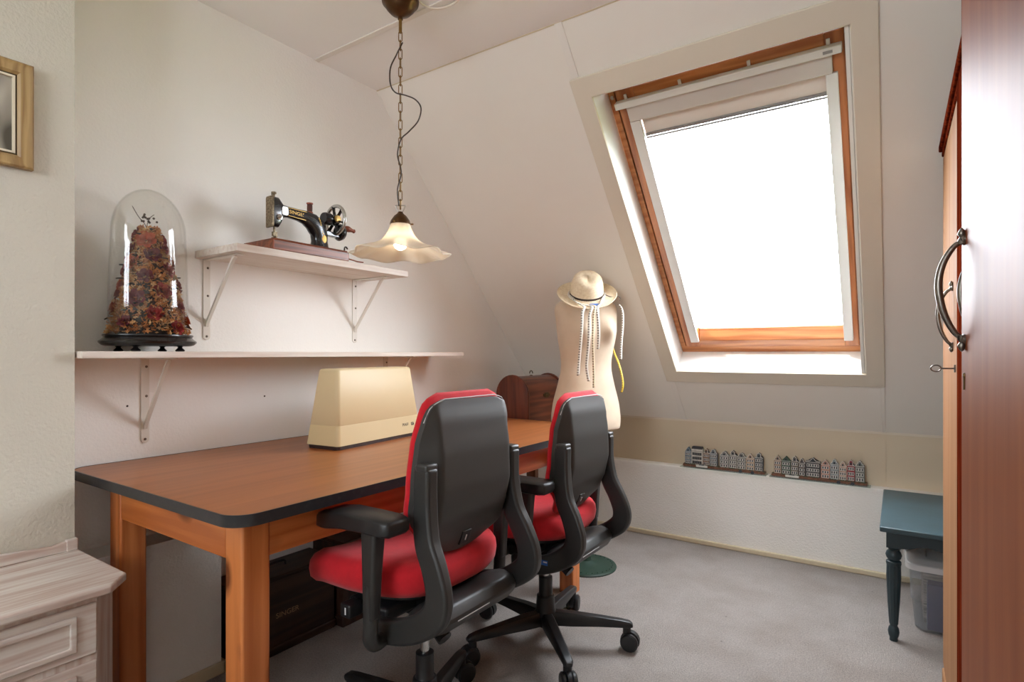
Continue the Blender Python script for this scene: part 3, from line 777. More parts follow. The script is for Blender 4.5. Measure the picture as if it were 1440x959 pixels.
for i in range(34):
    z = .02+.30*(i/34)**1.0; a = i*2.4+rng.uniform(-.3,.3)+.4; r = cone_r(z)*1.06
    bm = bmesh.new(); rose_mesh(bm, V(r*.82*math.cos(a), r*math.sin(a), z), (math.cos(a), math.sin(a), .35), rng.uniform(.019,.027))
    obj('rose', bm, mats[i % 4], fl, angle=60)
for i in range(26):
    z = .02+.31*rng.random(); a = i*1.7+rng.uniform(-.3,.3); r = cone_r(z)*1.02
    bm = bmesh.new(); d = V(math.cos(a), math.sin(a), rng.uniform(-.2,.6)).normalized(); s_ = d.cross(V(0,0,1)).normalized(); p0 = V(r*.82*math.cos(a), r*math.sin(a), z); l = rng.uniform(.018,.028)
    vs = [[bm.verts.new(p0+d*l*u+s_*v*l*.35*math.sin(.2+u*2.8)+V(0,0,.004*abs(v)-.006*u*u)) for v in (-1,0,1)] for u in (0,.3,.6,.85,1)]
    for p in range(4):
        for q in range(2): bm.faces.new((vs[p][q],vs[p][q+1],vs[p+1][q+1],vs[p+1][q]))
    obj('leaf', bm, 'leaf', fl)
bm = bmesh.new()
tube(bm, smooth_path([(0,0,.30),(.0,-.012,.345),(-.005,-.03,.37),(-.01,-.045,.40)], 4), .0012, 6)
tube(bm, smooth_path([(0,-.01,.335),(.01,-.005,.365),(.012,.008,.38)], 4), .001, 6)
for k in range(12): bmesh.ops.create_icosphere(bm, subdivisions=1, radius=.004, matrix=Matrix.Translation((rng.uniform(-.006,.012), rng.uniform(-.025,.02), rng.uniform(.35,.385))))
obj('twig', bm, 'twig', fl)
# ------------------------------------------------------------------ hand-crank sewing machine on the upper shelf
sm = thing('sewing_machine', 'antique black hand-crank sewing machine with gold decals on a wooden base, on the upper shelf', 'sewing machine', (-1.91, 1.337, ZU))
bm = bmesh.new(); box(bm, -.10, .10, -.166, .166, 0, .036); box(bm, -.096, .096, -.162, .162, .036, .042)
wb = obj('wooden_base', bm, 'mahogany', sm, bevel=.003)
obj('corner_joint', B(.0955, .1004, -.166, -.163, .002, .034), 'spool_end', wb)
bm = bmesh.new(); tube(bm, smooth_path([(.09,.15,.042),(.09,.152,.055),(.09,.16,.057),(.09,.165,.05)], 4), .003, 8); obj('latch_hook', bm, 'iron', wb)
bm = bmesh.new(); tube(bm, [(.093,.166,.012),(.11,.20,.003),(.115,.225,.003)], .0025, 8); obj('latch_lever', bm, 'crank_wood', wb)
def rsec(c, ax, ay, w, h, n=20, e=.7):
    c = Vector(c); ax = Vector(ax); ay = Vector(ay); r = []
    for k in range(n):
        a = 2*PI*k/n; ca, sa = math.cos(a), math.sin(a)
        r.append(c + ax*math.copysign(abs(ca)**e, ca)*w/2 + ay*math.copysign(abs(sa)**e, sa)*h/2)
    return r
bm = bmesh.new(); rings = []
# head block -> arm -> pillar -> flared foot
for y, z, ang, w, h in ((-.112,.158,0,.036,.112),(-.085,.158,0,.036,.112),(-.076,.160,0,.034,.088),(-.066,.166,0,.03,.05),(-.045,.168,0,.031,.042),(0,.166,0,.035,.044),(.03,.163,8,.04,.052),(.062,.153,28,.046,.068),(.088,.132,58,.05,.078),(.098,.105,85,.05,.066),(.1,.08,90,.05,.062),(.1,.06,90,.054,.070),(.1,.047,90,.062,.088),(.1,.042,90,.066,.092)):
    a = math.radians(ang); up = V(0, math.sin(a), math.cos(a))
    rings.append(rsec((0, y, z), (1,0,0), up, w, h))
loft(bm, rings); body = obj('machine_arm', bm, 'iron', sm, angle=50)
bm = bmesh.new(); lathe(bm, [(.001,0),(.022,0),(.025,.006),(.025,.03),(.020,.036),(.001,.036)], 28, mat=Matrix.Translation((0,.118,.178)) @ Matrix.Rotation(-PI/2, 4, 'X')); obj('shaft_housing', bm, 'iron', sm)
bm = bmesh.new(); prism(bm, [(x, z) for x, z in ((-.02,.098),(.02,.098),(.022,.104),(.022,.206),(.018,.213),(-.018,.213),(-.022,.206),(-.022,.104))], -.119, -.112, 'y'); obj('face_plate', bm, 'steel_worn', sm, bevel=.0015)
bm = bmesh.new(); lathe(bm, [(.001,0),(.004,0),(.004,.012),(.009,.013),(.009,.019),(.003,.021)], 14, c=(0,-.1,.212)); box(bm, -.012, .012, -.103, -.097, .222, .226); obj('pressure_screw', bm, 'steel_worn', sm)
bm = bmesh.new(); tube(bm, [(0,-.098,.105),(0,-.098,.062)], .004, 10); box(bm, -.006, .006, -.105, -.09, .068, .084); tube(bm, [(-.012,-.1,.062),(.018,-.1,.064)], .0035, 8); obj('needle_bar', bm, 'steel_worn', sm)
bm = bmesh.new(); box(bm, -.007, .007, -.115, -.09, .044, .048); tube(bm, [(0,-.102,.046),(0,-.102,.062)], .003, 8); obj('presser_foot', bm, 'steel', sm)
bm = bmesh.new(); lathe(bm, [(.001,0),(.010,0),(.011,.004),(.004,.006),(.005,.014),(.001,.015)], 16, mat=Matrix.Translation((.017,-.088,.138)) @ Matrix.Rotation(PI/2, 4, 'Y')); obj('tension_dial', bm, 'steel', sm)
bm = bmesh.new(); prism(bm, rrect(-.078, -.052, .150, .182, .008, 4), .0165, .0195, 'x'); obj('slide_plate', bm, 'steel', sm)
bm = bmesh.new(); lathe(bm, [(.0125,0),(.0125,.004),(.009,.006)], 16, c=(0,.055,.184)); lathe(bm, [(.009,.034),(.0125,.036),(.0125,.04),(.003,.041)], 16, c=(0,.055,.184)); sp = obj('spool', bm, 'spool_end', sm)
bm = bmesh.new(); lathe(bm, [(.010,.005),(.0105,.02),(.010,.035)], 16, c=(0,.055,.184)); obj('thread', bm, 'spool', sp)
# balance wheel (normal along y)
WM = Matrix.Translation((0,.178,.180)) @ Matrix.Rotation(-PI/2, 4, 'X')
bm = bmesh.new()
rings = []
for k in range(48):
    a = 2*PI*k/48; rings.append([WM @ V((.058+.0075*math.cos(b))*math.cos(a), (.058+.0075*math.cos(b))*math.sin(a), .0075*math.sin(b)) for b in [2*PI*j/10 for j in range(10)]])
loft(bm, rings, closed=True)
wh = obj('balance_wheel', bm, 'steel', sm, angle=180)
bm = bmesh.new()
lathe(bm, [(.001,-.012),(.022,-.012),(.024,.004),(.018,.010),(.001,.010)], 24, mat=WM)
for k in range(6):
    a = 2*PI*k/6+.3; d = V(math.cos(a), math.sin(a), 0)
    tube(bm, [WM @ (d*.02), WM @ (d*.04), WM @ (d*.057)], [.0085,.0075,.0095], 8, ry=.5)
obj('spokes', bm, 'iron', wh, angle=60)
bm = bmesh.new(); lathe(bm, [(.001,.010),(.016,.010),(.015,.014),(.007,.016),(.001,.0165)], 20, mat=WM); lathe(bm, [(.001,0),(.015,0),(.013,.006),(.001,.007)], 18, mat=Matrix.Translation((.021,.172,.182)) @ Matrix.Rotation(PI/2, 4, 'Y')); obj('clutch_knob', bm, 'gold', wh)
bm = bmesh.new(); lathe(bm, [(.001,-.005),(.03,-.005),(.036,.004),(.03,.018),(.02,.024),(.001,.025)], 24, mat=Matrix.Translation((-.005,.198,.135)) @ Matrix.Rotation(-PI/2, 4, 'X'))
box(bm, -.016, .01, .12, .2, .110, .128)
ck = obj('crank', bm, 'iron', sm, bevel=.002)
bm = bmesh.new(); lathe(bm, [(.003,-.02),(.003,0),(.007,.002),(.012,.012),(.013,.022),(.009,.036),(.007,.046),(.009,.052),(.006,.056),(.001,.057)], 16, mat=Matrix.Translation((.0,.222,.158)) @ Matrix.Rotation(-PI/2-.12, 4, 'X')); obj('crank_handle', bm, 'crank_wood', ck)
bm = bmesh.new(); tube(bm, [(0,.215,.135),(0,.222,.158)], .008, 10); obj('crank_link', bm, 'iron', ck)
# gold decals
text('lettering', 'SINGER', .0185, 'gold', body, frame_mat((.0178,-.012,.166), (0,1,-.03), (0,.0,1)), .0006, 1.15)
bm = bmesh.new(); prism(bm, [(y, z) for y, z in ((-.05,.1805),(.03,.1795),(.03,.1815),(-.05,.1825))], .014, .0172, 'x'); prism(bm, [(y, z) for y, z in ((-.05,.151),(.03,.147),(.03,.149),(-.05,.153))], .0145, .0178, 'x')
for k in range(9): 
    z = .12-.0*k; a = .35*k
    bmesh.ops.create_icosphere(bm, subdivisions=1, radius=.0035, matrix=Matrix.Translation((.0245+.001*math.sin(k), .075+.006*math.cos(a)+.004*k, .165-.008*k)) @ Matrix.Diagonal((.3,1,1.4,1)))
obj('scroll_decal', bm, 'gold', body)
bm = bmesh.new(); lathe(bm, [(.001,0),(.011,0),(.010,.0015),(.001,.002)], 20, sx=1.5, mat=Matrix.Translation((.0245,.105,.088)) @ Matrix.Rotation(PI/2, 4, 'Y')); obj('medallion', bm, 'brass', body)
bm = bmesh.new(); ring = rsec((0,.1,.046),(1,0,0),(0,1,0),.0655,.0905); ring2 = rsec((0,.1,.056),(1,0,0),(0,1,0),.0605,.0785); loft(bm, [ring, ring2]); obj('foot_decal', bm, 'gold', body)

# ------------------------------------------------------------------ cream sewing machine case on the table
cs = thing('sewing_machine_case', 'cream plastic sewing machine case tapering upwards, standing on the work table', 'case', (-1.760, 1.555, TZ), math.radians(6.2))
def taper(bm, w0, l0, z0, w1, l1, z1, r=.014):
    loft(bm, [[V(x, y, z0) for x, y in rrect(-w0/2, w0/2, -l0/2, l0/2, r)], [V(x, y, z1) for x, y in rrect(-w1/2, w1/2, -l1/2, l1/2, r)]])
bm = bmesh.new(); taper(bm, .155, .475, 0, .158, .478, .014); obj('base', bm, 'case_base', cs)
zA, zB, zC_ = .014, .086, .292
Wf = lambda z: .166-(.166-.100)*(z-zA)/(zC_-zA); Lf = lambda z: .486-(.486-.425)*(z-zA)/(zC_-zA)
bm = bmesh.new(); taper(bm, Wf(zA), Lf(zA), zA, Wf(zB), Lf(zB), zB); obj('lower_band', bm, 'cream_plastic_band', cs)
bm = bmesh.new(); 
loft(bm, [[V(x, y, z) for x, y in rrect(-Wf(z)/2+i, Wf(z)/2-i, -Lf(z)/2+i, Lf(z)/2-i, .014)] for z, i in ((zB,.0012),(zB+.0015,.0002),(zC_-.008,.0),(zC_-.003,.0022),(zC_,.008))]); obj('cover', bm, 'cream_plastic', cs, angle=50)
sl = (Wf(zA)-Wf(zC_))/2/(zC_-zA)
fz = .052
text('lettering', 'PFAFF', .0165, 'ink', cs, frame_mat((Wf(fz)/2+.0002, .140, fz), (0,1,0), (-sl,0,1)), .0005, .95)
bm = bmesh.new(); fm = frame_mat((Wf(fz)/2+.0002, .186, fz), (0,1,0), (-sl,0,1))
ring_frame(bm, -.009, .007, -.006, .006, .003, 0, .0007, mat=fm); box(bm, -.001, .009, -.0035, .0005, 0, .0007, fm)
obj('logo', bm, 'ink', cs)

# ------------------------------------------------------------------ domed bentwood case behind the table on a stool
st = thing('stool', 'plain wooden stool behind the table end, carrying the domed wooden case', 'stool', (-1.79, 2.84, 0))
bm = bmesh.new(); box(bm, -.15, .15, -.21, .20, .665, .69); obj('seat', bm, 'stool_wood', st, bevel=.004)
for x in (-.12, .12):
    for y in (-.17, .17):
        bm = bmesh.new(); box(bm, x-.018, x+.018, y-.018, y+.018, 0, .665); obj('leg', bm, 'stool_wood', st, bevel=.003)
tr = thing('domed_case', 'small brown domed wooden case with brass clasp, beside the dress form', 'case', (-1.79, 2.83, .69))
def dome_poly(w, zs, zt, n=16):
    p = [(-w, 0), (-w, zs)]
    for k in range(1, n): a = PI-PI*k/n; p.append((w*math.cos(a), zs+(zt-zs)*math.sin(a)))
    return p+[(w, zs), (w, 0)]
bm = bmesh.new(); prism(bm, dome_poly(.105, .19, .300), -.19, .19, 'y'); obj('body', bm, 'case_wood', tr, angle=40)
for y0, y1 in ((-.205,-.187),(.187,.205)):
    bm = bmesh.new(); prism(bm, dome_poly(.110, .19, .310), y0, y1, 'y'); obj('end_panel', bm, 'case_trim', tr, bevel=.004)
bm = bmesh.new(); box(bm, -.112, .112, -.207, .207, 0, .022); obj('plinth', bm, 'case_trim', tr, bevel=.004)
bm = bmesh.new(); prism(bm, rrect(-.02, .02, .175, .205, .006, 3), .104, .109, 'x'); lathe(bm, [(.001,0),(.008,0),(.006,.006),(.001,.007)], 14, mat=Matrix.Translation((.109,0,.19)) @ Matrix.Rotation(PI/2, 4, 'Y'))
box(bm, .104, .110, -.035, -.015, .183, .197); box(bm, .104, .110, .015, .035, .183, .197); obj('clasp', bm, 'old_brass', tr)
bm = bmesh.new(); tube(bm, [V(.0, .016*math.cos(a), .312+.016*math.sin(a)) for a in [PI*k/10 for k in range(11)]], .003, 8); lathe(bm, [(.001,0),(.01,0),(.008,.004),(.001,.005)], 14, c=(0,0,.299)); obj('handle', bm, 'old_brass', tr)

# ------------------------------------------------------------------ dress form
dc = at(824, 497, 2.985)
df = thing('dress_form', 'ivory linen dress form on a green iron base, wearing a straw hat', 'dress form', (dc.x, dc.y, 0), math.radians(-38))
lev = [(.722,.178,.125,.135),(.735,.184,.132,.142),(.78,.187,.136,.146),(.86,.178,.126,.135),(.95,.154,.112,.113),(1.03,.136,.102,.094),(1.075,.134,.103,.092),(1.13,.142,.115,.096),(1.19,.152,.132,.102),(1.24,.158,.138,.105),(1.29,.163,.128,.105),(1.34,.172,.102,.102),(1.375,.168,.078,.09),(1.398,.135,.062,.075),(1.412,.09,.055,.062),(1.425,.06,.05,.055),(1.455,.054,.048,.05)]
def interp(z):
    for a, b in zip(lev, lev[1:]):
        if z <= b[0]:
            t_ = (z-a[0])/(b[0]-a[0]); return [a[i]+(b[i]-a[i])*t_ for i in range(4)]
    return lev[-1]
zs = []
for a, b in zip(lev, lev[1:]):
    for k in range(2): zs.append(a[0]+(b[0]-a[0])*k/2)
zs.append(lev[-1][0])
bm = bmesh.new(); rings = []
for z in zs:
    _, a, bf, bb = interp(z); r = []
    for k in range(48):
        th = 2*PI*k/48; c_, s_ = math.cos(th), math.sin(th); e = .88
        y = a*math.copysign(abs(s_)**e, s_); x = (bf if c_ > 0 else bb)*math.copysign(abs(c_)**e, c_)
        if c_ > 0:
            g = math.exp(-((z-1.235)/.05)**2)
            x += g*(.040*math.exp(-((abs(y)-.078)/.042)**2) - .012*math.exp(-(y/.03)**2))
        r.append(V(x, y, z))
    rings.append(r)
loft(bm, rings); tors = obj('torso', bm, 'linen', df, angle=60)
sm_ = tors.modifiers.new('sub', 'SUBSURF'); sm_.levels = 1; sm_.render_levels = 1
bm = bmesh.new(); tube(bm, [(0,0,.02),(0,0,.725)], .014, 14); obj('pole', bm, 'form_pole', df)
bm = bmesh.new(); lathe(bm, [(.02,0),(.158,0),(.160,.006),(.155,.012),(.10,.017),(.05,.024),(.028,.034),(.022,.07),(.014,.075)], 48)
for k in range(30):
    a = 2*PI*k/30; bmesh.ops.create_icosphere(bm, subdivisions=1, radius=.006, matrix=Matrix.Translation((.137*math.cos(a), .137*math.sin(a), .013)))
obj('iron_base', bm, 'form_green', df)

# ------------------------------------------------------------------ straw hat
CD = V(.44, -.9, 0).normalized(); RT = V(math.cos(T), math.sin(T), 0)
up = (V(0,0,1)*math.cos(math.radians(33)) + CD*math.sin(math.radians(33)) + RT*.06).normalized()
xr = (RT - up*RT.dot(up)).normalized(); yb = up.cross(xr)     # yb points away from the viewer
hc = at(825, 416, 2.85)
hat = bpy.data.objects.new('straw_hat', None); C.objects.link(hat); hat.location = hc
tag(hat, 'woven straw sun hat with dark band hung on the neck of the dress form', 'hat')
HM = Matrix((xr, yb, up)).transposed().to_4x4()
hat.rotation_euler = HM.to_euler()
bm = bmesh.new(); rings = []
prof = [(.150,.010),(.146,.004),(.125,.000),(.10,-.001),(.086,.003),(.0815,.014),(.079,.04),(.075,.07),(.068,.092),(.055,.103),(.035,.107),(.015,.108),(.001,.108)]
for r_, z_ in prof:
    ring = []
    for k in range(64):
        a = 2*PI*k/64; x, y = r_*math.cos(a), r_*.96*math.sin(a); z = z_
        if r_ < .08 and z_ > .03:      # pinched crown
            f = min(1, (z_-.03)/.06); pin = max(0, -math.sin(a))
            x *= 1-.22*f*pin; z += .012*f*math.sin(a) - .010*f*math.exp(-(x/.022)**2)*max(0, min(1, (.07-r_)/.03))*(1 if y < .03 else .5)
        if r_ > .1: z += .008*math.cos(2*a)*((r_-.1)/.05) + .012*max(0, math.sin(a))*((r_-.1)/.05)
        ring.append(V(x, y, z))
    rings.append(ring)
loft(bm, rings, cap=False)
bmesh.ops.remove_doubles(bm, verts=bm.verts, dist=.0006)
o = obj('hat_body', bm, 'straw', hat, angle=180); so = o.modifiers.new('solid', 'SOLIDIFY'); so.thickness = .003
bm = bmesh.new(); rings = []
for k in range(48):
    a = 2*PI*k/48; c_, s_ = math.cos(a), math.sin(a)
    rings.append([V((r_)*c_, r_*.96*s_, z_) for r_, z_ in ((.0825,.010),(.086,.010),(.0845,.021),(.081,.021))])
loft(bm, rings, closed=True); obj('hat_band', bm, 'hat_band', hat)
bm = bmesh.new(); box(bm, .002, .052, -.118, -.100, .006, .009); obj('blue_tag', bm, 'blue_mark', hat, bevel=.0008)
bm = bmesh.new(); tube(bm, smooth_path([(.088,-.01,.012),(.12,-.03,.006),(.15,-.035,.012),(.165,-.02,-.005),(.17,.0,-.03)], 5), .002, 6); obj('chin_cord', bm, 'hat_band', hat)

# ------------------------------------------------------------------ measuring tapes
def strip(name, pts, sides, width, m, label, cat='measuring tape', group=None):
    """flat band through world pts with per-point side vectors"""
    P = []; S = []
    n = 6
    sp = smooth_path(pts, n)
    for i in range(len(sp)):
        k = min(i//n, len(sides)-2) if i < len(sp)-1 else len(sides)-2; f = (i-k*n)/n
        S.append((Vector(sides[k]).lerp(Vector(sides[k+1]), f)).normalized())
    org_ = Vector(pts[0]); bm = bmesh.new(); uvl = bm.loops.layers.uv.new('UVMap')
    L = 0; prev = None; row = []
    for p, s in zip(sp, S):
        if prev is not None: L += (p-prev).length
        prev = p; row.append((bm.verts.new(p-s*width/2-org_), bm.verts.new(p+s*width/2-org_), L))
    for a, b in zip(row, row[1:]):
        f = bm.faces.new((a[0], a[1], b[1], b[0]))
        for l, uv in zip(f.loops, ((a[2],0),(a[2],1),(b[2],1),(b[2],0))): l[uvl].uv = uv
    o = obj(name, bm, m, None, angle=180); o.location = org_
    so = o.modifiers.new('solid', 'SOLIDIFY'); so.thickness = .0012
    tag(o, label, cat, group)
    return o
hp = lambda x, y, z: hc + HM.to_3x3() @ V(x, y, z)
def crown(ang, r=.093, z=.012): a = math.radians(ang); return hp(r*math.cos(a), r*.96*math.sin(a), z)
def crown_side(ang): a = math.radians(ang); return HM.to_3x3() @ V(.55*math.cos(a), .55*math.sin(a), -.8)
sB = 2.70
t1 = [at(813,528,sB+.03), at(815,500,sB+.02), at(818,465,sB), at(819,440,sB), hp(-.028,-.146,.013), hp(-.045,-.105,.009), crown(215), crown(180), crown(140), crown(90), crown(40), crown(0), crown(-35), hp(.052,-.112,.012), hp(.035,-.147,.014), at(841,445,sB), at(842,470,sB), at(841,491,sB+.02)]
s1_ = [RT]*5 + [RT] + [crown_side(a) for a in (215,180,140,90,40,0,-35)] + [RT]*5
strip('measuring_tape', t1, s1_, .0135, 'tape', 'white measuring tape wound round the hat crown, its ends leftmost and shortest')
t2 = [at(828,536,sB+.03), at(825,515,sB+.02), at(828,480,sB), at(829,445,sB), hp(.008,-.150,.016), hp(-.012,-.125,.012), hp(-.055,-.100,.014), crown(200,.097,.016)]
strip('measuring_tape', t2, [RT]*6+[RT, crown_side(200)], .0135, 'tape', 'white measuring tape hanging straight down under the blue tag of the hat')
t3 = [at(835,545,sB+.03), at(835,520,sB+.02), at(834,480,sB), at(835,445,sB), hp(.024,-.151,.015), hp(.02,-.125,.012), hp(-.004,-.108,.010)]
strip('measuring_tape', t3, [RT]*7, .0115, 'tape_cream', 'cream measuring tape, longest of the ends hanging from the hat')
sC = 2.90
t4 = [at(873,506,sC), at(874,480,sC), at(876,455,sC), at(875,436,sC), at(870,428,sC)]
strip('measuring_tape', t4, [RT]*5, .012, 'tape', 'white measuring tape hanging over the right shoulder of the dress form')
t5 = [at(874,552,sC+.03), at(876,538,sC+.03), at(871,514,sC+.06), at(862,490,sC+.12), at(856,455,sC+.12)]
strip('measuring_tape', t5, [RT]*5, .010, 'tape_yellow', 'yellow measuring tape hanging behind the right side of the dress form')
# ------------------------------------------------------------------ miniature canal houses on the ledge
HC = {}
def hmat(rgb):
    if rgb not in HC: HC[rgb] = pmat('painted_resin_%d' % len(HC), srgb(*rgb), .7, var=(60, srgb(*[int(c*.75) for c in rgb]), .7, .4, .7))
    return HC[rgb]
M['mini_white'] = pmat('mini_white', srgb(222,220,212), .6); M['mini_glass'] = pmat('mini_glass', srgb(40,46,54), .4)
M['mini_roof'] = pmat('mini_roof', srgb(62,60,64), .7); M['mini_brick'] = pmat('mini_brick_quay', srgb(128,88,66), .8, var=(80,srgb(96,66,52),.8,.4,.6)); M['mini_green'] = pmat('mini_green', srgb(70,80,60), .8)
M['glass_strip'] = clear('glass_strip', (.82,.90,.87,1), 1.5, haze=.12)
def gable(kind, w, h):
    b = -w/2; e = w/2
    if kind == 'point': return [(b,0),(e,0),(e,h*.74),(0,h),(b,h*.74)]
    if kind == 'step':
        p = [(e, h*.7)]
        for k in range(3): x = e*(1-.3*k); p += [(x, h*(.78+.08*k)), (x-e*.3, h*(.78+.08*k))]
        q = p + [(e*.1, h)] + [(-e*.1, h)] + [(-x, z) for x, z in p[::-1]]
        return [(b,0),(e,0)]+q
    if kind == 'bell': return [(b,0),(e,0),(e,h*.74),(e*.8,h*.8),(e*.5,h*.86),(e*.42,h*.95),(0,h),(-e*.42,h*.95),(-e*.5,h*.86),(-e*.8,h*.8),(b,h*.74)]
    if kind == 'neck': return [(b,0),(e,0),(e,h*.72),(e*.5,h*.76),(e*.45,h*.93),(e*.2,h*.95),(0,h),(-e*.2,h*.95),(-e*.45,h*.93),(-e*.5,h*.76),(b,h*.72)]
    if kind == 'ped': return [(b,0),(e,0),(e,h*.78),(e*.4,h*.8),(0,h*.96),(-e*.4,h*.8),(b,h*.78)]
    return [(b,0),(e,0),(e,h*.88),(b,h*.88)]
def canal_row(x0, x1, houses, label, boat_x, gaps=()):
    r = thing('miniature_canal_houses', label, 'ornament', ((x0+x1)/2, 3.408, .4465), 0, 'rows of miniature canal houses on the ledge')
    W = x1-x0
    bm = bmesh.new(); box(bm, -W/2, W/2, -.018, .022, 0, .010); box(bm, -W/2, W/2, -.013, .022, .010, .014)
    q = obj('quay', bm, 'mini_brick', r, bevel=.001)
    bm = bmesh.new()
    rng = random.Random(int(x0*1000))
    for k in range(int(W/.012)):
        if rng.random() < .55: bmesh.ops.create_icosphere(bm, subdivisions=1, radius=.0045, matrix=Matrix.Translation((-W/2+.006+k*.012, -.012, .014)) @ Matrix.Diagonal((1.5,.8,.8,1)))
    o = obj('hedge', bm, 'mini_green', q); 
    for ax in (W*.22, W*.36):
        bm = bmesh.new(); lathe(bm, [(.001,0),(.009,0),(.009,.0015),(.001,.002)], 16, mat=Matrix.Translation((ax,-.0182,.003)) @ Matrix.Rotation(PI/2, 4, 'X') ); obj('culvert', bm, 'mini_glass', q)
    tot = sum(h[1] for h in houses)+sum(g for _, g in gaps); k_ = (W-.02)/tot; x = -W/2+.01
    for i, (kind, w, h, col, trim) in enumerate(houses):
        for gi, g in gaps:
            if gi == i: x += g*k_
        w *= k_; h *= 1.2; cx = x+w/2; x += w
        bm = bmesh.new(); dy = rng.uniform(-.001, .002)
        prism(bm, [(a*.97, z) for a, z in gable(kind, w, h)], -.008+dy, .018, 'y')
        bmesh.ops.translate(bm, vec=(cx, 0, .013), verts=bm.verts)
        hs = obj('house', bm, hmat(col), r)
        # roof behind the gable
        bm = bmesh.new(); prism(bm, [(-w*.46,h*.60),(w*.46,h*.60),(w*.46,h*.74),(w*.05,h*.93),(-w*.05,h*.93),(-w*.46,h*.74)] if kind not in ('flat',) else [(-w*.48,h*.85),(w*.48,h*.85),(w*.4,h*.98),(-w*.4,h*.98)], -.004+(-.006 if kind == 'flat' else 0), .02, 'y')
        bmesh.ops.translate(bm, vec=(cx, 0, .013), verts=bm.verts); obj('roof', bm, 'mini_roof', hs)
        cols = 2 if w < .032 else (3 if w < .05 else 5)
        fl_ = 3
        bw = bmesh.new(); bg = bmesh.new(); fy = -.008+dy
        for f in range(fl_):
            z = h*(.04+.235*f); hh = h*(.15 if f else .165)
            for c in range(cols):
                ww = w*.70/cols; wx = cx-w*.40+w*.80*(c+.5)/cols
                box(bw, wx-ww*.5, wx+ww*.5, fy-.0012, fy, .013+z, .013+z+hh)
                box(bg, wx-ww*.30, wx+ww*.30, fy-.0018, fy-.0010, .013+z+hh*.12, .013+z+hh*.9)
        if kind != 'flat': box(bg, cx-w*.1, cx+w*.1, fy-.0018, fy, .013+h*.77, .013+h*.87)
        box(bw, cx-w*.48, cx+w*.48, fy-.002, fy, .013+h*.725, .013+h*.742)
        if kind in ('bell','neck','ped','step'):
            g = gable(kind, w*.97, h); top = [p for p in g if p[1] > h*.7]
            for a, b in zip(top, top[1:]):
                ribbon(bw, [V(cx+a[0], fy-.0005, .013+a[1]), V(cx+b[0]*.999+.0001, fy-.0005, .013+b[1]+.00005)], .0022, .003, (0,1,0))
        obj('window_frames', bw, 'mini_white' if trim is None else hmat(trim), hs)
        obj('window_panes', bg, 'mini_glass', hs)
    bm = bmesh.new(); L = .066
    loft(bm, [[V(boat_x+L*u, -.023-.009*wv*s_, zz) for s_, zz in ((-1,.014),(1,.014),(.7,.003),(-.7,.003))] for u, wv in ((-.5,.15),(-.35,.8),(0,1),(.35,.8),(.5,.15))])
    bt = obj('boat', bm, 'mini_white', r); bm = bmesh.new(); box(bm, boat_x-.015, boat_x+.012, -.027, -.017, .010, .017); obj('boat_cabin', bm, 'mini_roof', bt)
gr, gb, tan, wht, brn = (140,140,138), (112,128,140), (186,160,132), (214,210,200), (130,100,76)
canal_row(-1.066, -.610, [('point',.030,.083,gb,None),('flat',.055,.09,wht,(84,84,84)),('neck',.030,.083,brn,None),('bell',.036,.083,(126,134,140),None),
    ('bell',.040,.078,gr,None),('neck',.036,.086,(142,140,134),None),('bell',.040,.078,(134,132,126),None),('step',.036,.077,tan,None),('neck',.036,.086,(92,96,98),None)],
    'row of tiny canal houses with a gap after the fourth house, nearer the dress form', -.115, [(4, .012)])
canal_row(-.575, -.128, [('step',.036,.082,(164,138,118),None),('point',.044,.082,(70,92,78),None),('neck',.036,.086,(112,102,90),None),('bell',.030,.078,(92,82,78),None),('ped',.070,.09,(66,64,66),None),
    ('step',.040,.082,(186,140,122),None),('bell',.038,.088,(150,158,160),None),('bell',.034,.082,(188,162,144),None),('neck',.034,.092,(150,60,66),None),('step',.040,.092,(122,124,118),None)],
    'row of tiny canal houses with one wide dark house mid-row, nearer the teal table', -.12)
for a, b, l in ((-1.078,-.60,'thin glass strip under the tiny houses nearer the dress form'),(-.584,-.112,'thin glass strip under the tiny houses nearer the teal table')):
    o = obj('glass_strip', B(-(b-a)/2, (b-a)/2, -.03, .032, 0, .004), 'glass_strip', bevel=.0008); o.location = ((a+b)/2, 3.40, .4415); tag(o, l, 'glass strip', 'glass strips under the miniatures')

# ------------------------------------------------------------------ teal side table
TX0, TX1, TY0, TY1, TT = -.057, .42, 2.617, 3.352, .449
tt = thing('side_table', 'low teal painted wooden side table with turned legs, between knee wall and wardrobe', 'side table', ((TX0+TX1)/2, (TY0+TY1)/2, 0))
off = -V((TX0+TX1)/2, (TY0+TY1)/2, 0)
def tq(name, bm, m, **k): bmesh.ops.translate(bm, vec=off, verts=bm.verts); return obj(name, bm, m, tt, **k)
tq('tabletop', B(TX0, TX1, TY0, TY1, TT-.020, TT), 'teal', bevel=.004)
for sx in (0, 1):
    for sy in (0, 1):
        cx = TX0+.045 if not sx else TX1-.045; cy = TY0+.05 if not sy else TY1-.05
        bm = bmesh.new(); box(bm, cx-.024, cx+.024, cy-.024, cy+.024, .365, TT-.02)
        pr = [(.016,.365),(.020,.360),(.017,.354),(.024,.346),(.0275,.334),(.024,.322),(.017,.315),(.025,.310),(.026,.302),(.0245,.296)]
        lathe(bm, pr, 24, c=(cx,cy,0))
        rings = []
        for z, r in ((.298,.0235),(.25,.0245),(.15,.0205),(.065,.0150)):
            rings.append([V(cx+r*(1-.10*(k % 2))*math.cos(2*PI*k/24), cy+r*(1-.10*(k % 2))*math.sin(2*PI*k/24), z) for k in range(24)])
        loft(bm, rings)
        lathe(bm, [(.014,.066),(.0125,.058),(.017,.050),(.0195,.036),(.017,.020),(.0135,.012),(.014,0)], 20, c=(cx,cy,0))
        tq('leg', bm, 'teal_dark')
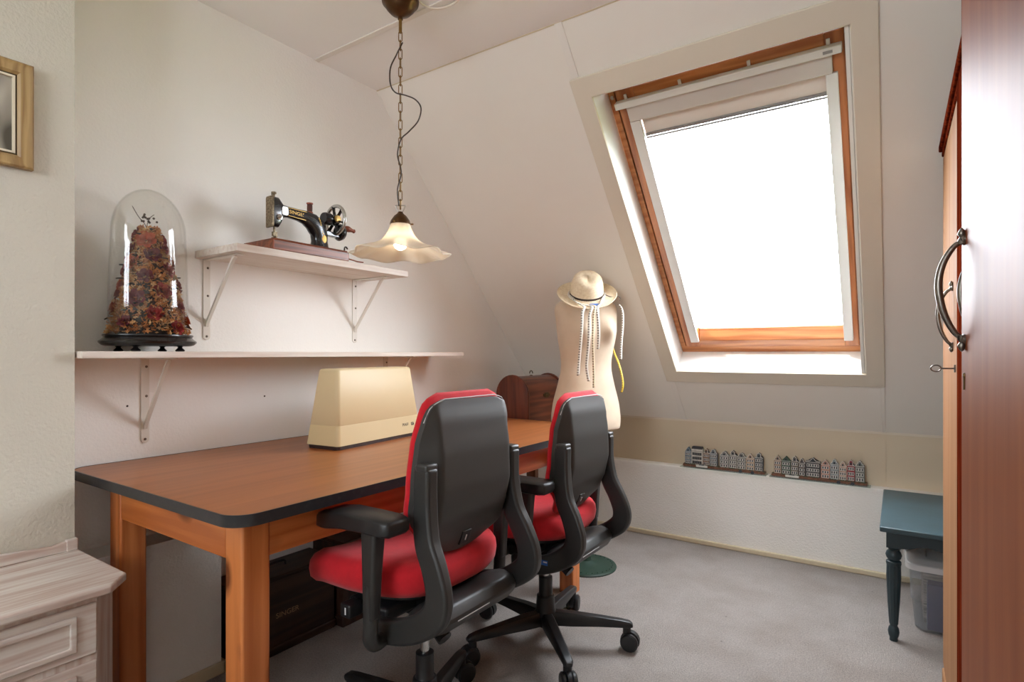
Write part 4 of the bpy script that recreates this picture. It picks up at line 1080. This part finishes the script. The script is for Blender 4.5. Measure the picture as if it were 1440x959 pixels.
def apron_poly(a, b):
    p = [(a, TT-.02), (b, TT-.02), (b, .365)]
    n = 24
    for k in range(n+1):
        u = 1-k/n; p.append((a+(b-a)*u, .365+.018*(.5-.5*math.cos(u*4*PI))*(1 if True else 0)))
    return p
bm = bmesh.new(); prism(bm, apron_poly(TX0+.069, TX1-.069), TY0+.034, TY0+.052, 'y'); tq('apron', bm, 'teal_dark')
bm = bmesh.new(); prism(bm, apron_poly(TX0+.069, TX1-.069), TY1-.052, TY1-.034, 'y'); tq('apron', bm, 'teal_dark')
for x in (TX0+.028, TX1-.046):
    bm = bmesh.new(); prism(bm, apron_poly(TY0+.074, TY1-.074), x, x+.018, 'x'); tq('apron', bm, 'teal_dark')

# ------------------------------------------------------------------ plastic tub under it
BX0, BX1, BY0, BY1 = .045, .345, 2.80, 3.22
tb = thing('storage_tub', 'clear plastic storage tub with milky lid under the teal side table', 'storage box', ((BX0+BX1)/2, (BY0+BY1)/2, 0))
hw, hd = (BX1-BX0)/2, (BY1-BY0)/2
bm = bmesh.new(); outer = []; 
for z, e in ((0.0,-.02),(.006,-.014),(.12,-.004),(.121,0),(.255,.006)): outer.append([V(x, y, z) for x, y in rrect(-hw-e, hw+e, -hd-e, hd+e, .04, 5)])
inner = [[V(p.x*.985, p.y*.99, p.z+.003) for p in r] for r in outer[::-1]]
loft(bm, outer+inner[:-1]+[inner[-1]]); obj('tub', bm, 'tub', tb)
bm = bmesh.new(); loft(bm, [[V(x, y, z) for x, y in rrect(-hw-e, hw+e, -hd-e, hd+e, .045, 5)] for z, e in ((.25,.010),(.25,.018),(.272,.018),(.276,.014),(.276,-.002),(.284,-.012),(.284,-.05),(.278,-.055))]); obj('lid', bm, 'tub_lid', tb)
for s in (-1, 1):
    bm = bmesh.new(); box(bm, s*(hw+.016)-.005, s*(hw+.016)+.005, -.05, .05, .22, .305); box(bm, s*(hw+.016)-.005, s*(hw+.016)+.012*(-s), -.05, .05, .296, .305); obj('clip', bm, 'tub_lid', tb, bevel=.002)
fo = obj('folder', B(-.10, .10, -.03, .03, 0, .185), 'folder', bevel=.003); fo.location = ((BX0+BX1)/2+.005, BY0+.06, .005); tag(fo, 'dark blue folder standing inside the clear tub', 'folder')
bm = bmesh.new(); box(bm, -.04, .04, -.0305, -.0300, .10, .16); lb = obj('label', bm, 'paper', fo); lb['label'] = 'pale printed label'
pp = obj('paper_stack', B(-.105, .105, -.13, .13, 0, .235), 'paper', bevel=.002); pp.location = ((BX0+BX1)/2, BY0+.235, .005); tag(pp, 'stack of papers behind the blue folder inside the tub', 'papers')

# ------------------------------------------------------------------ wardrobe
WX, WY0, WY1, WT = .1275, .60, 2.40, 1.822
wd = thing('wardrobe', 'tall glossy reddish-brown veneered wardrobe with bow handles, its near door slightly ajar', 'wardrobe', (.42, 1.6, 0))
off2 = -V(.42, 1.6, 0)
def wq(name, bm, m, par=None, **k):
    bmesh.ops.translate(bm, vec=off2, verts=bm.verts); return obj(name, bm, m, par or wd, **k)
bm = bmesh.new(); box(bm, WX+.021, .715, WY0, WY1, .07, WT-.02); wq('carcass', bm, 'ward', bevel=.002)
bm = bmesh.new(); box(bm, WX-.012, .715, WY0, WY1+.004, WT-.022, WT); box(bm, WX-.004, .715, WY0, WY1, WT-.04, WT-.022); wq('cornice', bm, 'ward_dark', bevel=.004)
bm = bmesh.new(); box(bm, WX-.003, .715, WY0, WY1, 0, .06); box(bm, WX+.006, .715, WY0, WY1, .06, .072); wq('plinth', bm, 'ward_light', bevel=.004)
for y, hw_ in ((1.705, .103), (1.20, .026)):
    bm = bmesh.new(); box(bm, WX-.004, WX+.021, y-hw_, y+hw_, .075, WT-.042); wq('stile', bm, 'ward_dark', bevel=.002)
fd = wq('door', B(WX, WX+.02, 1.818, WY1-.004, .078, WT-.044), 'ward_light', bevel=.002); fd['label'] = 'far door, closed, with a key in its lock'
md = wq('door', B(WX, WX+.02, 1.228, 1.600, .078, WT-.044), 'ward_light', bevel=.002)
def bow(par, m, name='handle'):
    """bow handle: local x out of the door, z up, centred"""
    bm = bmesh.new()
    pts = smooth_path([(0,0,.078),(.014,0,.070),(.028,0,.044),(.034,0,.012),(.031,0,-.02),(.024,0,-.046),(.012,0,-.070),(0,0,-.078)], 5)
    n = len(pts); rr = [.0034+.0022*math.sin(PI*i/(n-1)) for i in range(n)]
    tube(bm, [m @ p for p in pts], rr, 10)
    for s in (-1, 1):
        lathe(bm, [(.001,-.006),(.007,-.005),(.0055,.002),(.003,.006),(.006,.011),(.004,.017),(.001,.021)], 12, mat=m @ Matrix.Translation((.004,0,s*.078)) @ Matrix.Diagonal((1,1,s,1)))
        lathe(bm, [(.001,-.002),(.009,-.002),(.009,.003),(.004,.006),(.001,.006)], 12, mat=m @ Matrix.Translation((0,0,s*.080)) @ Matrix.Rotation(PI/2, 4, 'Y'))
    return obj(name, bm, 'pewter', par, angle=50)
bow(fd, Matrix.Translation(V(WX, 1.985, 1.222)+off2) @ Matrix.Rotation(PI, 4, 'Z'))
bow(md, Matrix.Translation(V(WX, 1.29, 1.222)+off2) @ Matrix.Rotation(PI, 4, 'Z'))
km = Matrix.Translation(V(WX, 1.90, 1.080)+off2) @ Matrix.Rotation(PI, 4, 'Z')
bm = bmesh.new(); tube(bm, [km @ V(-.01,0,0), km @ V(.032,0,0)], .0022, 8)
tube(bm, [km @ V(.042+.011*math.cos(a), 0, .0085*math.sin(a)) for a in [2*PI*k/20 for k in range(20)]], .0018, 8, closed=True)
box(bm, .0, .004, -.004, .004, -.010, .010, km); obj('key', bm, 'pewter', fd)
# near door ajar
hin = V(WX, .62, 0); fre = V(.087, 1.185, 0); dd = (fre-hin); wl = dd.length
ang = math.atan2(dd.y, dd.x)-PI/2
nd = obj('door', B(0, .02, 0, wl, .078, WT-.044), 'ward', wd, bevel=.0025)
nd.location = hin+off2; nd.rotation_euler = (0,0,ang); nd['label'] = 'near door, slightly ajar, glossy'
bow(nd, Matrix.Translation((0, wl-.03, 1.222)) @ Matrix.Rotation(PI, 4, 'Z'))
bm = bmesh.new(); lathe(bm, [(.001,0),(.0045,0),(.0035,.0025),(.001,.003)], 12, sy=1, mat=Matrix.Translation((0,wl-.028,1.085)) @ Matrix.Rotation(-PI/2, 4, 'Y')); box(bm, -.002, 0, wl-.029, wl-.027, 1.062, 1.085); obj('keyhole', bm, 'old_brass', nd)
bm = bmesh.new(); box(bm, 0.0005, .0195, wl-.0005, wl+.004, .080, WT-.046); obj('edge_lipping', bm, 'ward_dark', nd)

# ------------------------------------------------------------------ limed dresser
DZ = .58; NX = -1.883
ds = thing('dresser', 'low whitewashed wooden dresser with panelled drawers, beside the table end', 'dresser', (-1.7, .15, 0))
off3 = V(1.7, -.15, 0)
def dq(name, bm, m, par=None, **k): bmesh.ops.translate(bm, vec=off3, verts=bm.verts); return obj(name, bm, m, par or ds, **k)
YE, YN = .620, -.42
def dpoly(e): return [(NX+.001, YE-e), (NX+.001, YN+e), (-1.515-e, YN+e), (-1.515-e, .567-e), (-1.573-e, YE-e)]
bm = bmesh.new(); prism(bm, dpoly(0), DZ-.020, DZ, 'z'); dq('dresser_top', bm, 'limed', bevel=.005, seg=3)
bm = bmesh.new(); prism(bm, dpoly(.022), .05, DZ-.020, 'z'); dq('body', bm, 'limed_x', bevel=.002)
bm = bmesh.new(); prism(bm, dpoly(.012), 0, .06, 'z'); dq('plinth', bm, 'limed', bevel=.003)
bm = bmesh.new(); pl = [(YN, DZ), (.617, DZ), (.617, DZ+.030), (.585, DZ+.028)]
for k in range(13): u = k/12; pl.append((.56-(.56-YN)*u, DZ+.022+.030*math.sin(PI*u)))
prism(bm, pl, NX+.001, NX+.016, 'x'); box(bm, NX+.001, NX+.019, .590, .617, DZ, DZ+.032); dq('backboard', bm, 'limed', bevel=.003)
for z0, z1 in ((.428,.546),(.288,.412),(.148,.272)):
    bm = bmesh.new(); box(bm, -1.545, -1.531, YN+.05, .543, z0, z1); dr = dq('drawer', bm, 'limed', bevel=.003)
    mmx = Matrix(((0,0,1,-1.531),(1,0,0,0),(0,1,0,0),(0,0,0,1)))
    bm = bmesh.new(); ring_frame(bm, YN+.09, .503, z0+.018, z1-.018, .014, 0, .007, mat=mmx); dq('moulding', bm, 'limed', dr, bevel=.003)
    for y in (YN+.25, .25-.05):
        bm = bmesh.new(); lathe(bm, [(.005,0),(.005,.01),(.014,.016),(.013,.024),(.001,.027)], 16, mat=Matrix.Translation((-1.531, y-.25, (z0+z1)/2)) @ Matrix.Rotation(PI/2, 4, 'Y')); dq('knob', bm, 'limed', dr)

# ------------------------------------------------------------------ framed print on the chimney breast
pf = thing('picture_frame', 'gilt wooden frame holding a grey print, hung on the white wall above the dresser', 'picture', (NX, .335, 1.733))
PY, PZ = .184, .1355
mmp = Matrix(((0,0,1,0),(1,0,0,0),(0,1,0,0),(0,0,0,1)))
bm = bmesh.new()
rings = []
for sy, sz in ((-1,-1),(1,-1),(1,1),(-1,1)):
    rings.append([V(x, sy*(PY-i), sz*(PZ-i)) for x, i in ((.001,0),(.020,0),(.024,.004),(.020,.012),(.018,.026),(.012,.032),(.001,.032))])
loft(bm, rings, closed=True); obj('frame', bm, 'frame_wood', pf, angle=30)
bm = bmesh.new(); ring_frame(bm, -PY+.032, PY-.032, -PZ+.032, PZ-.032, .005, .002, .011, mat=mmp); obj('groove', bm, 'frame_dark', pf)
bm = bmesh.new(); ring_frame(bm, -PY+.036, PY-.036, -PZ+.036, PZ-.036, .005, .002, .013, mat=mmp); obj('slip', bm, 'slip', pf)
obj('print', B(.003, .005, -PY+.04, PY-.04, -PZ+.04, PZ-.04), 'art', pf)

# ------------------------------------------------------------------ dark wooden boxes under the table
b1 = thing('wooden_box', 'dark wooden box lettered on its front, on the floor under the table', 'box', (-1.99, 1.30, 0))
bm = bmesh.new(); box(bm, -.088, .078, -.214, .212, .012, .278); obj('body', bm, 'old_box', b1, bevel=.003)
bm = bmesh.new(); box(bm, -.089, .084, -.215, .214, .278, .292); obj('lid', bm, 'old_box', b1, bevel=.004)
bm = bmesh.new(); box(bm, -.089, .086, -.216, .214, 0, .034); obj('plinth', bm, 'old_box', b1, bevel=.006)
bm = bmesh.new(); tube(bm, smooth_path([(0,-.04,.292),(0,-.03,.31),(0,.03,.31),(0,.04,.292)], 5), .005, 8); obj('handle', bm, 'black', b1)
M['worn_gold'] = pmat('worn_gold_lettering', srgb(150,126,92), .5)
text('lettering', 'SINGER', .027, 'worn_gold', b1, frame_mat((.0782, -.004, .140), (0,1,0), (0,0,1)), .0004, 1.1)
b2 = thing('wooden_box', 'plain dark wooden box with a projecting base, under the table beside the lettered box', 'box', (-1.98, 1.735, 0))
bm = bmesh.new(); box(bm, -.098, .100, -.205, .20, .012, .33); obj('body', bm, 'old_box_end', b2, bevel=.003)
bm = bmesh.new(); box(bm, -.099, .112, -.216, .212, 0, .04); obj('plinth', bm, 'old_box_end', b2, bevel=.004)
bm = bmesh.new(); box(bm, -.099, .106, -.21, .206, .33, .345); obj('lid', bm, 'old_box_end', b2, bevel=.004)

# ------------------------------------------------------------------ pendant lamp
LC = at(563, 497, 2.02)
lp = thing('pendant_lamp', 'pendant lamp with wavy alabaster glass shade hanging from a brass chain, lit', 'lamp', (LC.x, LC.y, ZC))
bm = bmesh.new(); lathe(bm, [(.001,0),(.064,0),(.066,-.012),(.064,-.022),(.052,-.034),(.050,-.040),(.036,-.055),(.016,-.064),(.009,-.068),(.009,-.078),(.001,-.079)], 36); obj('ceiling_rose', bm, 'brass_dark', lp)
bm = bmesh.new(); tube(bm, [(0,0,-.075),(0,0,-.125)], .006, 12); obj('stem', bm, 'brass', lp)
bm = bmesh.new(); z = -.120; k = 0; zend = 1.648-ZC
while z > zend:
    a = (k % 2)*PI/2+.5; d = V(math.cos(a), math.sin(a), 0); hl, hwid = .0185, .0062
    pts = [V(0,0,z-.0185)+d*hwid*math.cos(t_)+V(0,0,(hl-hwid)*(1 if math.sin(t_) > 0 else -1)+hwid*math.sin(t_)) for t_ in [2*PI*(q+.5)/14 for q in range(14)]]
    tube(bm, pts, .0016, 6, closed=True); z -= .0315; k += 1
obj('chain', bm, 'brass', lp)
cp = [(566,60),(557,78),(549,96),(549,118),(556,130),(570,134),(584,140),(592,152),(588,170),(575,185),(564,196),(559,217),(563,234),(564,246),(559,267),(561,290)]
bm = bmesh.new(); tube(bm, [Vector(p)-V(LC.x, LC.y, ZC) for p in smooth_path([at(x, y, 2.02-(.012 if 60 < y < 290 else 0)) for x, y in cp], 5)], .0025, 8); obj('cable', bm, 'cable', lp)
zc_ = 1.62-ZC
bm = bmesh.new()
for s in (-1, 1): tube(bm, [V(.013*s*math.cos(T)*(1+.4*math.sin(a)) , .013*s*math.sin(T)*(1+.4*math.sin(a)), zc_+.016+.012*math.sin(a)*1.0) for a in [-PI/2+PI*q/8 for q in range(9)]], .0018, 8)
tube(bm, [V(.018*math.cos(T)*u, .018*math.sin(T)*u, zc_+.028) for u in (-1,-.3,.3,1)], .0018, 8); obj('hook', bm, 'steel', lp)
bm = bmesh.new(); lathe(bm, [(.001,.006),(.008,.005),(.012,-.002),(.022,-.010),(.033,-.026),(.036,-.034),(.037,-.040),(.034,-.041),(.001,-.041)], 30, c=(0,0,zc_)); cap = obj('gallery_cap', bm, 'brass_dark', lp)
for q in range(3):
    a = q*2*PI/3+.8; bm = bmesh.new(); d = V(math.cos(a), math.sin(a), 0); tube(bm, [d*.03+V(0,0,zc_-.037), d*.046+V(0,0,zc_-.037)], .0028, 8); obj('screw', bm, 'brass', cap)
bm = bmesh.new(); rings = []
pr = [(.031,1.585),(.034,1.572),(.040,1.556),(.050,1.538),(.064,1.522),(.086,1.507),(.112,1.495),(.140,1.484),(.160,1.476),(.172,1.471)]
for r_, z_ in pr:
    f = max(0, (r_-.05)/.122); ring = []
    for q in range(96):
        a = 2*PI*q/96; wv = math.cos(8*a+.6)+.4*math.cos(5*a+1)
        ring.append(V(r_*(1+.05*f*math.cos(8*a+.6))*math.cos(a), r_*(1+.05*f*math.cos(8*a+.6))*math.sin(a), z_-ZC+.0055*f*f*wv))
    rings.append(ring)
loft(bm, rings, cap=False); sh = obj('shade', bm, 'shade', lp, angle=180)
so = sh.modifiers.new('solid', 'SOLIDIFY'); so.thickness = .003
bm = bmesh.new(); bmesh.ops.create_uvsphere(bm, u_segments=20, v_segments=14, radius=.024, matrix=Matrix.Translation((0,0,1.512-ZC))); obj('bulb', bm, 'bulb', lp)
bm = bmesh.new(); lathe(bm, [(.014,1.53-ZC),(.014,1.585-ZC)], 16); obj('lamp_holder', bm, 'brass_dark', lp)
# loose white cable looped on the ceiling beside the lamp
zc2 = ZC-.006
cpts = []
for x, y in ((585,-12),(592,4),(606,11),(622,11),(638,5),(650,-8),(655,-30),(640,-50)):
    r_ = ray(x, y); s_ = (zc2-H)/r_.z; cpts.append(r_*s_+V(0,0,H))
bm = bmesh.new(); o0 = cpts[0].copy(); tube(bm, [p-o0 for p in smooth_path(cpts, 6)], .004, 8); wc = obj('ceiling_cable', bm, 'white_cable'); wc.location = o0
tag(wc, 'white cable looping across the ceiling beside the brass ceiling rose', 'cable')

for y_, z_, l_ in ((None, (179,571), 'small dark wall plug in the white wall left of the lower shelf bracket'), (None, (372,557), 'small dark wall plug in the white wall beside the cream case')):
    r_ = ray(*z_); s_ = XL/r_.x; c_ = r_*s_+V(0,0,H)
    bm = bmesh.new(); lathe(bm, [(.0005,0),(.0035,0),(.003,.001),(.0005,.0012)], 10, mat=Matrix.Rotation(PI/2, 4, 'Y')); o = obj('wall_plug', bm, 'win_gap'); o.location = c_
    tag(o, l_, 'wall plug')
# ------------------------------------------------------------------ light, world, camera
w = bpy.data.worlds.new('sky'); bpy.context.scene.world = w; w.use_nodes = True
bg = w.node_tree.nodes['Background']; bg.inputs[0].default_value = (.93,.975,1.05,1); bg.inputs[1].default_value = WORLD
sun = bpy.data.lights.new('sun', 'SUN'); sun.energy = 8; sun.angle = math.radians(.5); sun.color = (1,.96,.9)
so_ = bpy.data.objects.new('sun', sun); C.objects.link(so_)
dv = V(.18, 0, 0) + V(0,.6821,-.7313)*1.0 + V(0,-.7313,-.6821)*.10
so_.rotation_euler = dv.to_track_quat('-Z', 'Y').to_euler(); so_.location = (-2,-2,8)
def portal(name, loc, nrm, sx, sy, up='Y'):
    l = bpy.data.lights.new(name, 'AREA'); l.shape = 'RECTANGLE'; l.size = sx; l.size_y = sy; l.cycles.is_portal = True
    o = bpy.data.objects.new(name, l); C.objects.link(o); o.location = loc; o.rotation_euler = Vector(nrm).to_track_quat('-Z', up).to_euler()
portal('skylight_portal', SL @ V((HX0+HX1)/2, (HV0+HV1)/2, .23), (0,-.7313,-.6821), HX1-HX0+.02, HV1-HV0+.02)
portal('fill_window_portal', (-.8, YB-.11, 1.8), (0,1,0), 1.0, .8)  # sampling portal of the added rear window
cam = bpy.data.cameras.new('camera'); cam.sensor_width = 36; cam.lens = F/1440*36; cam.shift_y = 17.5/1440; cam.clip_start = .02; cam.clip_end = 500
co = bpy.data.objects.new('camera', cam); C.objects.link(co); co.location = (0,0,H); co.rotation_euler = (PI/2, 0, T)
sc = bpy.context.scene; sc.camera = co
sc.view_settings.view_transform = 'Standard'; sc.view_settings.look = 'None'; sc.view_settings.gamma = 1; sc.view_settings.use_curve_mapping = False
sc.view_settings.exposure = EXPO
sc.cycles.max_bounces = 10; sc.cycles.diffuse_bounces = 6; sc.cycles.transparent_max_bounces = 16; sc.cycles.use_denoising = True
sc.cycles.caustics_reflective = False; sc.cycles.caustics_refractive = False
